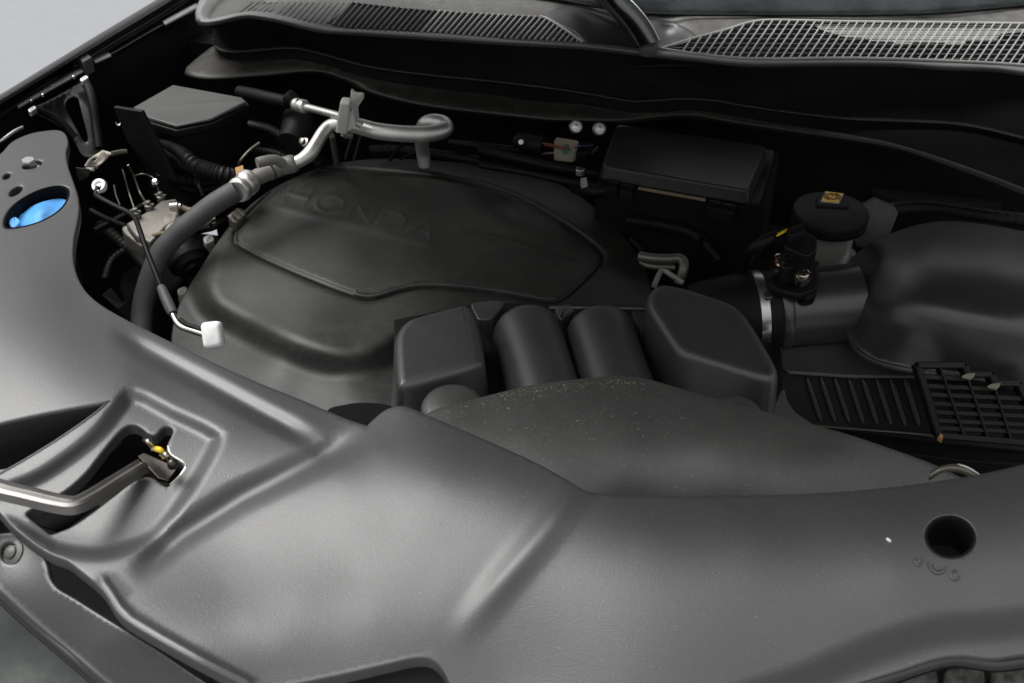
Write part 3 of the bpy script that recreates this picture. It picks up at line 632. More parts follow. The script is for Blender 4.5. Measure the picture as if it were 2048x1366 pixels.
tube('lower_rim', [(1600,849,-.150),(1740,860,-.152),(1840,868,-.154),(1874,873,-.155)], .0016, M['tan'], fb, seg=6)
panel('lower_tray', [(1600,852),(1740,864),(1880,880),(2140,905),(2140,960),(1900,935),(1700,890)], Field([(1600,852,-.17),(2140,905,-.17),(2140,960,-.18),(1700,890,-.18)]), M['deep'], fb, step=20)
tube('tray_edge', [(1810,906,-.14),(1900,918,-.14),(2048,930,-.14),(2140,936,-.14)], .002, M['black'], fb, seg=6)
VT = Field([(1833,729,-.012),(1925,729,-.012),(2033,766,-.030),(1873,869,-.082),(2048,883,-.088),(1950,800,-.048),(2140,800,-.047)])
def vp(x, y, d=0): return VT.P(x, y, d)
def vbar(name, a, b, w_=.005, h_=.012): beam(name, vp(*a), vp(*b), w_, h_, M['vent'], fb, up=(0, -.75, .66))
for a, b in (((1833,731),(1924,731)), ((1924,731),(1934,749)), ((1934,749),(1978,749)), ((1978,749),(1986,767)), ((1986,767),(2034,767)), ((2034,767),(2080,868)), ((1833,731),(1875,871)), ((1875,871),(2075,888))): vbar('vent_frame', a, b, .0075, .016)
for k, (y, xl) in enumerate(((754,1841),(772,1847),(789,1852),(807,1857),(824,1862),(841,1867),(856,1871))):
    xr = (1932, 1986, 2040, 2048, 2056, 2064, 2071)[k]; vbar('vent_slat', (xl, y), (xr, y + (xr - xl) * .045), .0058, .010)
for a, b in (((1876,733),(1926,876)), ((1929,748),(1973,880)), ((1979,756),(2019,883))): vbar('vent_bar', a, b, .0026, .014)

# ring-shaped catch half under the shroud edge
rg = T('tow_ring', 'pale metal ring edge peeping over the shroud at right', 'ring', tuple(P(1915, 960, -.03)))
rp = [(1862,945,.028),(1880,934,.034),(1900,929,.036),(1922,931,.036),(1942,940,.033),(1958,952,.028)]
loft('ring_face', [rp, [(x - 4, y + 14, z - .004) for x, y, z in rp]], M['tan'], rg, n=24, sub=1, thick=.004)
tube('ring_edge', [(1915,929,.037),(1932,934,.036),(1948,943,.033),(1962,953,.028)], .0012, M['alu'], rg, seg=8)

# ================================================================== brake fluid reservoir
br = T('brake_reservoir', 'brake fluid reservoir with round black cap and yellow warning label', 'reservoir', tuple(P(1662, 480, -.05)))
bx = P(1662, 418, .028); bz = np.array((0, 0, 1.))
lathe('bottle', bx, bz, [(.030, -.13), (.040, -.125), (.042, -.075), (.034, -.055), (.033, -.012), (.031, -.010)], M['bottle'], br, seg=36)
cp = lathe('cap', bx, bz, [(.040, -.021), (.0470, -.020), (.0475, -.014), (.0462, -.0132), (.0475, -.012), (.0478, -.005), (.0460, -.001), (.036, .0005), (.022, .001), (.001, .0015)], M['black'], br, seg=48)
for k in range(14):
    a = 2 * math.pi * k / 14; d = np.array((math.cos(a), math.sin(a), 0)); beam('cap_rib', bx + d * .0455 + bz * -.015, bx + d * .0455 + bz * -.005, .003, .002, M['black'], cp)
lc = bx + np.array((0, .012, 0)); 
q = np.array([(-.020, -.010, .004), (.022, -.014, .004), (.026, .012, .004), (-.012, .016, .004)]) + lc
prism('cap_grip', q, lc[2] - .002, M['black'], br, r=.002, ch=1, world=True)
def lab(x, y, z=.0072): return lc + np.array((x, y, z))
lbq = PA([(1641,402,.0335),(1650,382,.0335),(1688,387,.0335),(1678,406,.0335)])
lb_ = prism('label', lbq, .0315, M['pale'], br, r=.0005, ch=0, world=True)
l2 = offs(lbq, -.0016); l2[:, 2] = .0340; prism('label_print', l2, .0328, M['yellow'], lb_, r=.0003, ch=0, world=True)
lcen = l2.mean(0)
t = np.linspace(0, 2 * math.pi, 25)
V, F = tube_mesh([lcen + np.array((.0062 * math.cos(a), .0072 * math.sin(a), .0004)) for a in t], .0009, seg=6, world=True, smooth=False); obj('label_symbol', V, F, M['red'], lb_)
for sgn in (-1, 1):
    V, F = tube_mesh([lcen + np.array((sgn * .010 * math.cos(a), .0095 * math.sin(a), .0004)) for a in np.linspace(-.9, .9, 9)], .0009, seg=6, world=True, smooth=False); obj('label_symbol', V, F, M['red'], lb_)
beam('label_symbol', lcen + np.array((0, -.001, .0006)), lcen + np.array((.0005, .0045, .0006)), .0014, .0008, M['red'], lb_)
prism('reservoir_body', [(1625,520,-.03),(1640,490,-.03),(1705,486,-.03),(1722,510,-.03),(1715,545,-.04),(1640,550,-.04)], -.13, M['bottle'], br, r=.008, ch=2)
tag(panel('mount_plate', [(1722,408),(1748,394),(1786,410),(1794,424),(1776,468),(1752,490),(1715,490),(1705,460)], Field([(1722,410,-.0),(1792,430,-.01),(1755,488,-.04),(1705,460,-.03)]), M['rubber'], None, step=9), 'dull grey sheet plate behind the brake reservoir cap', 'plate')

# ================================================================== fuse box at the bulkhead
fu = T('fuse_box', 'rectangular black fuse box with a flat lid and clips under the cowl', 'fuse box', tuple(P(1370, 340, -.08)))
prism('lid', [(1234,247,.020),(1535,291,.020),(1496,381,.020),(1203,331,.020)], .002, M['lidb'], fu, r=.004, flare=.003, ch=1)
fbase = prism('base', [(1226,262,-.008),(1560,304,-.008),(1530,420,-.008),(1190,365,-.008)], -.10, M['deep'], fu, r=.004, ch=1)
prism('rim', [(1230,257,-.001),(1552,300,-.001),(1520,408,-.001),(1197,352,-.001)], -.012, M['black'], fu, r=.003, ch=1)
for (x, y) in ((1212, 352), (1243, 360), (1418, 394), (1445, 400)):
    prism('clip', [(x, y, .0), (x + 26, y + 6, .0), (x + 22, y + 26, -.008), (x - 4, y + 20, -.008)], -.024, M['black'], fbase, r=.0015, ch=0)
    beam('clip_bridge', P(x + 2, y + 9, .004), P(x + 26, y + 14, .004), .004, .004, M['black'], fbase)
for dy, m_ in ((0, 'box'), (10, 'oliv')):
    beam('hinge_bar', P(1277, 366 + dy, -.004), P(1412, 390 + dy, -.004), .004, .004, M[m_], fbase)

# relay box on the left
rb = T('relay_box', 'angular black relay box with grey dusty lid behind the slanted plate, top left', 'relay box', tuple(P(370, 300, -.05)))
prism('lid', [(346,169,.055),(484,194,.055),(492,203,.052),(420,238,.05),(352,251,.05),(296,234,.052),(266,214,.054)], .047, M['lid'], rb, r=.0025, ch=0, sh=30)
prism('lid_rim', [(345,174,.048),(490,199,.048),(499,209,.046),(424,247,.044),(352,261,.044),(291,243,.046),(262,222,.048)], .034, M['black'], rb, r=.002, ch=0, sh=30)
prism('case', [(345,190,.032),(485,212,.032),(492,226,.026),(424,262,.024),(354,278,.024),(300,262,.026),(272,240,.026)], -.10, M['black'], rb, r=.002, ch=0, sh=30)
beam('case_rib', P(462, 235, .02), P(470, 300, -.06), .004, .004, M['black'], rb); beam('case_rib', P(420, 262, .02), P(432, 330, -.06), .004, .004, M['black'], rb)
beam('lid_latch', P(446, 234, .036), P(462, 228, .036), .006, .012, M['black'], rb)
# slanted plate
sp = T('support_plate', 'slanted flat black plate standing in front of the relay box', 'plate', tuple(P(300, 300, -.02)))
a4 = [P(229, 212, .085), P(286, 221, .085), P(356, 360, -.01), P(322, 350, -.012), P(298, 338, -.008), P(256, 280, .035)]
nrm_ = np.cross(a4[1] - a4[0], a4[2] - a4[0]); nrm_ /= np.linalg.norm(nrm_)
V = [p + nrm_ * s for s in (-.0035, .0035) for p in a4]; n = len(a4)
o = obj('plate', V, [tuple(range(n)), tuple(range(n, 2 * n))] + [(i, (i + 1) % n, n + (i + 1) % n, n + i) for i in range(n)], M['black'], sp, smooth=False)
bv = o.o.modifiers.new('edge', 'BEVEL'); bv.width = .0015; bv.segments = 2
tube('plate_hook', [(232,244,.06),(235,250,.056),(240,250,.056),(242,245,.058)], .0012, M['steel'], sp, seg=6)

# ================================================================== ribbed conduits
def conduit(pts, r, label, m='black', nn=140):
    tag(tube('ribbed_conduit', pts, r, M[m], None, seg=14, rib=(.0009, 0, nn)), label, 'conduit')
conduit([(300,300,.0),(345,312,.004),(400,335,.004),(450,350,.0),(500,362,-.02)], .0115, 'thick ribbed black conduit running from the slanted plate to the hose collar')
conduit([(318,286,.012),(350,298,.014),(390,330,.008),(410,350,-.02)], .0100, 'short ribbed black conduit crossing above the thick one', nn=90)
conduit([(340,355,-.03),(390,362,-.03),(430,360,-.04)], .009, 'short ribbed black conduit lying beneath the thick one', nn=80)
tag(tube('heater_hose', [(480,184,.03),(510,190,.038),(545,198,.044),(578,205,.048)], .0095, M['black'], None, seg=16), 'black rubber hose leading to the thin pipe fitting below the cowl', 'hose')

# ================================================================== air conditioning line
ac = T('coolant_line', 'thick grey rubber hose with collar joined to a bent bare aluminium pipe', 'pipe', tuple(P(300, 620, -.16)))
tube('hose', [(282,740,-.17),(283,650,-.14),(290,590,-.11),(318,511,-.065),(345,478,-.045),(374,451,-.028),(424,411,-.005),(474,380,.012)], .0142, M['rubber'], ac, seg=24, n=8)
ca_ = tube('collar', [(474,384,.012),(476,382,.012),(482,377,.013),(486,373,.0135),(490,370,.014),(494,366,.0145),(500,362,.015),(503,360,.015)], [.0145,.0165,.0170,.0150,.0172,.0174,.0170,.0140], M['alu'], ac, seg=28, n=3)
fit_ = tube('fitting', [(500,362,.015),(515,354,.017),(532,346,.019),(540,342,.02),(560,334,.023),(586,327,.026),(592,325,.027)], [.0105,.0112,.0112,.0118,.0122,.0124,.0105], M['fit'], ac, seg=22, n=4)
for x, y, z in ((539,343,.02),(553,337,.022)): 
    a, c_ = P(x - 2, y + 1, z), P(x + 2, y - 1, z); tube('seam_ring', [a, c_],   .0127, M['tan'], fit_, seg=22, n=1, world=True)
tube('valve_stub', [(514,326,.045),(530,322,.045),(552,320,.042),(566,328,.034)], [.0070, .0074, .0070, .0068], M['fit'], fit_, seg=14)
tube('pipe', [(588,327,.026),(606,318,.030),(622,304,.036),(634,285,.044),(646,266,.052),(660,252,.058),(680,246,.062)], [.0086,.0090,.0100,.0092,.0092,.0092,.0092], M['alu'], ac, seg=22, n=6)
ln = T('metal_line', 'dull aluminium pipe looping to the right below the cowl and back down', 'pipe', tuple(P(850, 330, -.02)))
tube('loop_pipe', [(694,246,.062),(720,253,.060),(755,262,.058),(800,267,.057),(845,268,.056),(874,264,.056),(891,256,.057),(886,247,.059),(866,243,.060),(850,248,.054),(843,270,.030),(845,300,-.005),(850,330,-.03)], [.0105,.0110,.0112,.0112,.0112,.0112,.0110,.0108,.0105,.0100,.0098,.0096,.0096], M['alu'], ln, seg=24, n=7)
tn = T('thin_line', 'thin bright tube with a screw fitting laid across the pale bracket', 'tube', tuple(P(660, 240, .03)))
tube('tube', [(604,212,.066),(620,216,.068),(650,224,.072),(676,231,.075),(700,241,.076),(724,250,.072)], [.0046,.0050,.0051,.0051,.0051,.0050], M['alu'], tn, seg=16)
fa_, fb_ = P(588, 208, .064), P(612, 214, .067)
tube('fitting_nut', [fa_, fa_*.9+fb_*.1, fa_*.6+fb_*.4, fa_*.55+fb_*.45, fa_*.45+fb_*.55, fa_*.4+fb_*.6, fb_*.95+fa_*.05, fb_], [.006,.0088,.0092,.0068,.0068,.0094,.0092,.0066], M['alu'], tn, seg=18, n=2, world=True)
lathe('end_cap', P(582, 197, .058), (-.6, .1, .6), [(.010, -.008), (.010, .006), (.008, .009), (.001, .010)], M['black'], tn, seg=18)
bk = T('pipe_bracket', 'pale cast bracket clamping the aluminium pipes under the cowl', 'bracket', tuple(P(700, 250, .0)))
def plate(name, px, dz, m, par, th=.004):
    p = PA(px); n_ = np.cross(p[1] - p[0], p[2] - p[0]); n_ /= np.linalg.norm(n_); n = len(p)
    V = [q + n_ * s for s in (-th / 2, th / 2) for q in p]
    o = obj(name, V, [tuple(range(n)), tuple(range(n, 2 * n))] + [(i, (i + 1) % n, n + (i + 1) % n, n + i) for i in range(n)], m, par, smooth=False)
    bv = o.o.modifiers.new('edge', 'BEVEL'); bv.width = th * .25; bv.segments = 2; return o
plate('clamp_block', [(682,199,0.130),(702,201,0.130),(696,263,0.072),(672,260,0.072)], 0, M['bracket'], bk, .012)
plate('clamp_leg', [(696,230,0.102),(706,214,0.117),(712,236,0.098),(712,250,0.087),(694,262,0.074)], 0, M['bracket'], bk, .006)
plate('upper_arm', [(703,177,0.137),(712,185,0.132),(728,186,0.132),(728,196,0.122),(716,214,0.108),(718,240,0.088),(710,240,0.088),(704,222,0.102),(700,206,0.117)], 0, M['bracket'], bk, .006)
tube('clamp_screw', [(686,266,0.068),(694,270,0.064),(702,270,0.062)], .005, M['cast'], bk, seg=10)
for i, (a, c_, r_, lb) in enumerate((((664,272,.04),(674,330,-.03),.0042,'pale thin stay rod dropping from the pipe elbow behind the cover'), ((704,272,.03),(690,318,-.03),.0016,'hair-thin wire hanging below the clamp screw'), ((721,272,.03),(708,318,-.03),.0016,'hair-thin wire hanging right of the clamp screw'), ((806,286,.0),(780,320,-.04),.003,'dark thin rod slanting behind the engine cover, left of the pipe'), ((840,300,-.01),(800,318,-.04),.0022,'dark thin rod meeting the down pipe behind the engine cover'))):
    tag(tube('stay_rod', [a, tuple((np.array(a) + np.array(c_)) / 2), c_], r_, M['tan'] if i < 3 else M['black'], None, seg=8), lb, 'rod')
tag(lathe('pipe_nut', P(612, 286, .03), (-.5, -.5, .6), [(.007, -.006), (.007, .004), (.0045, .005), (.0045, .010), (.001, .011)], M['zinc'], None, seg=6), 'small zinc hexagon nut left of the bent aluminium pipe', 'nut')
tag(tube('pump_housing', [(580,290,.0),(600,262,.004),(590,236,.006)], [.020,.028,.02], M['black'], None, seg=18), 'dark rounded housing behind the nut, left of the aluminium pipe', 'housing')

# ================================================================== brake modulator on the left
ab = T('brake_modulator', 'cast metal brake modulator block with round motor behind the thick grey hose', 'modulator', tuple(P(330, 470, -.12)))
blk_ = prism('block', [(252,446,-.052),(300,418,-.048),(322,400,-.045),(352,396,-.045),(362,412,-.048),(352,440,-.052),(330,452,-.055),(318,468,-.058),(300,484,-.06),(270,470,-.056)], -.10, M['cast'], ab, r=.004, ch=0, sh=30)
prism('block_flange', [(242,452,-.062),(262,448,-.062),(300,488,-.066),(282,492,-.068),(246,464,-.064)], -.085, M['cast'], ab, r=.003, ch=1)
for (x, y) in ((272, 428), (298, 414), (322, 396)):
    c = P(x, y, -.045)
    lathe('pipe_union', c, (0, 0, 1), [(.006, -.004), (.006, .003), (.0035, .004), (.0035, .009), (.001, .010)], M['cast'], blk_, seg=8)
    beam('union_lug', c + np.array((-.008, .002, .004)), c + np.array((.008, -.002, .005)), .003, .003, M['cast'], blk_)
lathe('port_plug', P(354, 413, -.046), (1, -.2, .2), [(.0075, -.008), (.0075, .004), (.005, .005), (.005, .008)], M['steel'], blk_, seg=14)
mc = P(345, 466, -.078); md_ = np.array((.45, -.62, -.35)); md_ /= np.linalg.norm(md_)
lathe('motor', mc, md_, [(.020, -.02), (.024, -.014), (.027, -.004), (.028, .010), (.026, .015), (.022, .016)], M['cast'], ab, seg=36)
lathe('motor_boot', mc + md_ * .015, md_, [(.025, 0), (.025, .010), (.024, .012), (.024, .028), (.029, .032), (.029, .040), (.024, .044), (.022, .050), (.014, .052), (.012, .056), (.001, .056)], M['black'], ab, seg=32)
tube('port_pipe', [(360,413,-.046),(378,420,-.05),(392,420,-.05),(420,408,-.05),(452,398,-.06)], .0042, M['oliv'], ab, seg=10)
lines = [([(284,486,-.06),(300,474,-.062),(330,466,-.05),(360,468,-.05),(400,455,-.06),(430,440,-.08)], .0028, 'oliv', 'olive brake pipe curving under the modulator motor'),
 ([(245,338,-.02),(250,355,-.03),(258,385,-.05),(268,415,-.06)], .0014, 'tan', 'leftmost thin brake pipe rising from the modulator'),
 ([(256,330,-.01),(268,352,-.03),(280,385,-.05),(292,405,-.05)], .0016, 'tan', 'middle thin brake pipe rising from the modulator'),
 ([(270,352,-.03),(285,348,-.025),(300,352,-.03),(312,362,-.035),(318,385,-.05)], .0013, 'tan', 'curled thin brake pipe over the modulator'),
 ([(228,370,-.05),(232,390,-.06),(240,410,-.07)], .0014, 'tan', 'short stub of brake pipe left of the modulator')]
for p_, r_, m_, lb in lines: tag(tube('brake_pipe', p_, r_, M[m_], None, seg=8), lb, 'brake pipe', 'brake pipes at the modulator')
tag(lathe('pipe_clip', P(311, 366, -.03), (0, -.4, 1), [(.006, -.003), (.006, .003), (.003, .006)], M['steel'], None, seg=10), 'tiny bright clip on the curled brake pipe', 'clip')
tag(beam('wiring_rail', P(190, 462, -.08), P(300, 405, -.08), .008, .008, M['black'], None), 'thin dark rail slanting behind the prop rod', 'rail')
# looms and hoses in the dark left rear corner
for (pp, r_, lb) in (([(360,372,-.04),(400,380,-.05),(440,372,-.05),(480,378,-.07)], .007, 'taped wiring loom below the ribbed conduits'), ([(200,450,-.12),(260,500,-.13),(300,540,-.14)], .009, 'black hose running low past the modulator'), ([(210,560,-.15),(225,520,-.14),(255,500,-.13),(290,500,-.13)], .006, 'looped black wire low behind the shroud wing'), ([(180,420,-.05),(215,438,-.06),(250,452,-.07)], .004, 'short black wire left of the modulator block'), ([(500,250,-.02),(545,262,-.02),(600,300,-.03),(640,330,-.05)], .008, 'black hose dropping behind the aluminium elbow'), ([(500,300,-.03),(560,310,-.03),(600,340,-.05)], .006, 'thin black hose behind the grey fitting'), ([(740,300,-.03),(800,300,-.03),(900,312,-.03),(960,322,-.03)], .007, 'black loom along the rear edge of the engine cover'), ([(1250,440,-.04),(1320,450,-.05),(1390,470,-.06),(1440,520,-.08)], .008, 'black hose curving between engine cover and fuse box'), ([(1290,430,-.05),(1360,425,-.05),(1450,450,-.06),(1500,480,-.06)], .006, 'black cable below the fuse box'), ([(1760,420,-.03),(1850,415,-.03),(1960,430,-.03),(2060,440,-.04)], .009, 'black hose behind the intake tube')):
    tag(tube('loom', pp, r_, M['black'], None, seg=10, rib=(.0004, 0, 60)), lb, 'hose')
# plugs in the gap beside the cover
gp = T('sensor_plug', 'ridged grey plug between the grey hose and the engine cover', 'plug', tuple(P(475, 430, -.09)))
prism('plug_body', [(452,430,-.05),(478,412,-.048),(496,424,-.052),(470,448,-.056)], -.085, M['tan'], gp, r=.003, ch=1)
for k in range(3): beam('plug_ridge', P(456 + 9 * k, 432 - 7 * k, -.047), P(470 + 9 * k, 446 - 7 * k, -.05), .0025, .0025, M['tan'], gp)
for (x, y, z, lb) in ((404, 474, -.085, 'small pale connector cube beneath the grey hose, beside the cover'), (352, 578, -.12, 'tiny pale connector low behind the prop rod sleeve')):
    tag(prism('connector', [(x, y, z), (x + 20, y - 8, z), (x + 26, y + 6, z - .003), (x + 6, y + 14, z - .003)], z - .02, M['pale'], None, r=.002, ch=1), lb, 'connector')
for (pp, r_, lb) in (([(385,345,-.02),(395,365,-.03),(405,390,-.05)], .003, 'short bright wire stub left of the hose collar'), ([(430,400,-.05),(455,395,-.05),(470,410,-.06)], .004, 'dark wire loop behind the grey hose'), ([(392,462,-.09),(425,455,-.08),(450,440,-.08)], .005, 'dark wire run below the grey hose'), ([(478,330,.0),(482,320,.01),(500,300,.02),(520,285,.03)], .002, 'thin bent wire rising behind the fitting')):
    tag(tube('wire', pp, r_, M['tan'] if r_ < .0035 else M['black'], None, seg=8), lb, 'wire')
tag(prism('rust_tab', [(470,335,.01),(486,330,.01),(490,350,.005),(474,356,.005)], -.01, M['brown'], None, r=.001, ch=0), 'rusty brown tab behind the hose collar', 'tab')
lo = T('lower_bracket', 'dark folded bracket low between shroud and grey hose', 'bracket', tuple(P(230, 620, -.16)))
plate('bracket_leaf', [(205,590,-.14),(222,575,-.13),(250,610,-.15),(238,620,-.155)], 0, M['black'], lo); plate('bracket_leaf', [(236,616,-.14),(256,598,-.13),(282,640,-.16),(262,650,-.165)], 0, M['black'], lo)

# ================================================================== prop rod with white cap
pr = T('prop_rod', 'thin black cranked rod with pale grommet and white block handle, beside the grey hose', 'rod', tuple(P(300, 540, -.02)))
tube('rod', [(196,374,.065),(192,388,.060),(200,396,.060),(230,412,.056),(262,428,.052),(272,440,.048),(280,462,.040),(295,505,.026),(312,548,.012),(328,588,-.002)], .0032, M['black'], pr, seg=12, n=5)
tube('sleeve', [(322,574,.003),(328,588,-.001),(340,615,-.009),(346,627,-.012)], [.0052,.0062,.0066,.0056], M['rubber'], pr, seg=16)
tube('lower_rod', [(343,622,-.011),(352,642,-.016),(362,653,-.018),(380,660,-.018),(410,670,-.016)], .0036, M['steel'], pr, seg=12, n=5)
tube('lower_clip', [(360,640,-.014),(375,650,-.014),(390,655,-.014),(402,660,-.014)], .0030, M['black'], pr, seg=10)
lathe('grommet', P(199, 372, .055), (-.1, -.6, .8), [(.0085, -.004), (.0095, .0), (.0085, .004), (.005, .0045), (.004, .002), (.0005, .002)], M['white'], pr, seg=22)
tube('hook_end', [(199,372,.062),(195,384,.062)], .0022, M['white'], pr, seg=8)
hc = P(425, 671, -.012); e1 = np.array((1., 0, 0)); e3 = -FW; e2 = np.cross(e3, e1)
e1 = e1 * math.cos(.14) - e2 * -math.sin(.14) * 0 + 0; s_ = PM(425, 671, -.012)
pts2 = [(-22, -25), (17, -29), (25, 23), (-14, 29)]
rings = []
base = roundpoly(np.array(pts2, float), 11, 7)
for sc_, dp in ((.62, .0122), (.80, .0112), (.93, .0085), (1.0, .004), (1.0, -.004), (.92, -.009), (.6, -.011)):
    rings.append([hc + s_ * (x * sc_) * e1 + s_ * (-y * sc_) * e2 + e3 * dp for x, y in base])
n = len(base); V = np.concatenate(rings); F = [tuple(range(n)), tuple(range((len(rings) - 1) * n, len(rings) * n))] + [(i*n+k, i*n+(k+1) % n, (i+1)*n+(k+1) % n, (i+1)*n+k) for i in range(len(rings) - 1) for k in range(n)]
obj('handle', V, F, M['white'], pr)

# ================================================================== fender rail and brace, top left
fe = T('fender', 'glossy black fender edge with inner rail running along the upper left', 'fender', tuple(P(150, 130, -.1)))
A_ = [(-80,236),(0,189),(100,128),(200,67),(300,7),(360,-30),(460,-90)]
def off_line(L, dx, dy, z): return [(x + dx, y + dy, z) for x, y in L]
loft('fender_skin', [off_line(A_, -14, -30, -.5) if False else [(x - 4, y + 6, -.05) for x, y in A_], off_line(A_, -2, 2, .085), off_line(A_, 0, 0, .10), off_line(A_, 3, 6, .103), off_line(A_, 8, 15, .098)], M['paint'], fe, n=40, sub=4)
loft('gutter', [off_line(A_, 8, 15, .098), off_line(A_, 9, 19, .085), off_line(A_, 12, 27, .075), off_line(A_, 16, 36, .074)], M['paint'], fe, n=40, sub=3)
tube('gutter_edge', off_line(A_, 15, 33, .079), .0022, M['black'], fe, seg=8)
B_ = [(-80,290),(0,240),(38,215),(100,180),(164,145),(192,127),(240,101),(300,66),(397,14),(480,-35)]
loft('rail', [off_line(A_, 16, 36, .074), [(x, y - 12, .074) for x, y in B_], [(x, y - 3, .074) for x, y in B_], [(x, y + 2, .070) for x, y in B_], [(x + 1, y + 4, .066) for x, y in B_]], M['paint'], fe, n=50, sub=3)
loft('inner_wall', [[(x + 1, y + 3, .067) for x, y in B_], [(x + 4, y + 70, .02) for x, y in B_], [(x + 10, y + 380, -.25) for x, y in B_]], M['deep'], fe, n=50, sub=2)
for a, c_ in (((36,215),(166,143)), ((190,126),(222,112)), ((330,50),(398,14))):
    L = [(a[0] + (c_[0]-a[0])*k/5, a[1] + (c_[1]-a[1])*k/5) for k in range(6)]
    loft('rail_flange', [[(x - 5, y - 7, .0785) for x, y in L], [(x, y - 1, .079) for x, y in L], [(x + 1, y + 2, .076) for x, y in L]], M['lip'], fe, n=12, sub=2, thick=.0015)
prism('rubber_stop', [(150,110,.094),(170,102,.094),(184,114,.092),(166,124,.092)], .07, M['rubber'], fe, r=.002, ch=0, sh=30)
for (x, y) in ((85, 190), (104, 172), (147, 154), (62, 202)): lathe('weld_stud', P(x, y, .080), (0, 0, 1), [(.0028, -.002), (.0028, .002), (.001, .003)], M['steel'], fe, seg=8)
tube('wire_clip', [(-10,290,.05),(10,276,.056),(30,262,.06),(45,255,.06)], .0032, M['steel'], fe, seg=8)
bc2 = T('fender_brace', 'triangular pressed brace with an open window below the fender rail', 'brace', tuple(P(160, 260, -.02)))
BR = Field([(60,214,.070),(165,155,.070),(200,290,.0),(150,300,.0),(110,245,.035),(185,220,.04)])
bplate = panel('brace_plate', cat([(62,218),(90,204),(130,182),(160,163),(178,164),(188,188),(195,225),(199,262),(204,300),(188,312),(166,308),(150,280),(128,254),(96,238)], 3, True), BR, M['paint'], bc2, holes=[chaikin([(121,204),(156,185),(164,222),(180,280),(168,288),(152,256)], 2)], step=8, thick=.003, lip=.0015)
tube('brace_bead', [(170,163,.073),(180,185,.065),(187,215,.05),(192,250,.03),(198,296,.006)], .0065, M['black'], bplate, seg=12)
tube('brace_bead', [(68,217,.071),(100,230,.055),(128,250,.038),(150,275,.02)], .005, M['black'], bplate, seg=12)
for x, y in ((62, 216), (166, 155)): prism('weld_flange', [(x - 8, y + 3, .080), (x + 6, y - 6, .080), (x + 12, y - 1, .079), (x - 2, y + 8, .079)], .072, M['alu'], bc2, r=.001, ch=1)
tb = T('mount_tab', 'small bent steel tab with a hole below the brace', 'bracket', tuple(P(195, 320, .0)))
panel('tab_leaf', [(170,330),(178,318),(205,300),(222,305),(206,322),(192,332)], Field([(170,330,.02),(222,305,.03),(200,330,.015),(205,300,.03)]), M['tan'], tb, step=6, thick=.002, holes=[ell(188, 318, 6, 3.5, -20, 12)])
panel('tab_lip', [(170,331),(192,333),(198,326),(186,338),(174,337)], .012, M['steel'], tb, step=6, thick=.003)
tube('tab_arm', [(222,308,.028),(240,304,.026),(253,303,.024)], .0035, M['tan'], tb, seg=8)
plate('lower_leaf', [(152,335,.03),(180,338,.02),(176,352,.01),(158,362,.004)], 0, M['tan'], tb, .003)

# ================================================================== connector nest, studs under the cowl
cn = T('wire_connector', 'cream wire connector with red and blue wires beside the fuse box', 'connector', tuple(P(1130, 292, .0)))
prism('shell', [(1108,282,.02),(1112,273,.022),(1160,281,.022),(1146,304,.014),(1108,300,.014)], -.002, M['litter'], cn, r=.002, ch=1)
tube('red_wire', [(1086,286,.02),(1100,289,.024),(1120,293,.026),(1140,298,.022)], .0013, M['red'], cn, seg=8)
tube('red_wire', [(1088,290,.016),(1106,293,.02),(1126,296,.022)], .0011, M['red'], cn, seg=8)
prism('clip_insert', [(1128,288,.0245),(1138,289,.0245),(1136,301,.021),(1126,300,.021)], .015, M['green'], cn, r=.001, ch=0)
prism('socket', [(1158,284,.018),(1186,284,.016),(1184,302,.01),(1150,306,.01)], -.006, M['black'], cn, r=.003, ch=1)
tube('blue_wire', [(1150,296,.02),(1160,292,.024),(1172,292,.022),(1186,290,.018)], .0014, M['bluew'], cn, seg=8)
tube('loom', [(1084,308,.0),(1100,306,.004),(1150,310,.004),(1180,308,.004),(1196,294,.008)], .0018, M['tan'], cn, seg=8)
tag(tube('black_plug', [(1036,280,.01),(1060,286,.012),(1086,290,.012)], [.012,.0135,.0125], M['black'], None, seg=16), 'round black plug left of the cream connector', 'plug')
tag(lathe('plug_pin', P(1042, 284, .022), (-.2, -.9, .4), [(.0035, -.004), (.0035, .002), (.001, .003)], M['white'], None, seg=10), 'tiny white pin on the end of the round black plug', 'pin')
for (x, y, lb) in ((1152, 254, 'clear plastic stud beside the fuse box, the left one of two'), (1199, 258, 'clear plastic stud beside the fuse box, the right one of two')):
    s = T('plastic_stud', lb, 'stud', tuple(P(x, y, .02)), 'studs below the cowl')
    lathe('stud_head', P(x, y, .025), (.1, -.85, .5), [(.0098, -.004), (.0098, .001), (.0082, .003), (.0068, .001), (.0055, .001), (.0055, .004), (.001, .0055)], M['alu'], s, seg=22)
    tube('stud_shank', [(x, y, .024), (x + 1, y - 8, .02)], .004, M['pale'], s, seg=8)
for (pts, r_, lb) in (([(960,300,.0),(1040,318,.004),(1120,335,.0),(1210,350,-.01)], .006, 'upper dark cable running beneath the cream connector'), ([(960,330,-.02),(1050,345,-.01),(1130,362,-.01),(1200,372,-.015)], .005, 'lower dark cable running along the rear of the engine cover'), ([(1150,375,-.03),(1190,382,-.02),(1230,380,-.02),(1260,395,-.04)], .009, 'dark sleeve below the fuse box clip'), ([(900,285,-.02),(960,292,-.01),(1040,300,-.01)], .005, 'dark cable right of the looped aluminium pipe')):
    tag(tube('cable', pts, r_, M['black'], None, seg=10), lb, 'cable')
tag(prism('cable_tag', [(1161,356,.01),(1173,354,.01),(1175,366,.006),(1163,369,.006)], .0, M['pale'], None, r=.001, ch=0), 'small pale tag on the cable left of the fuse box clip', 'tag')
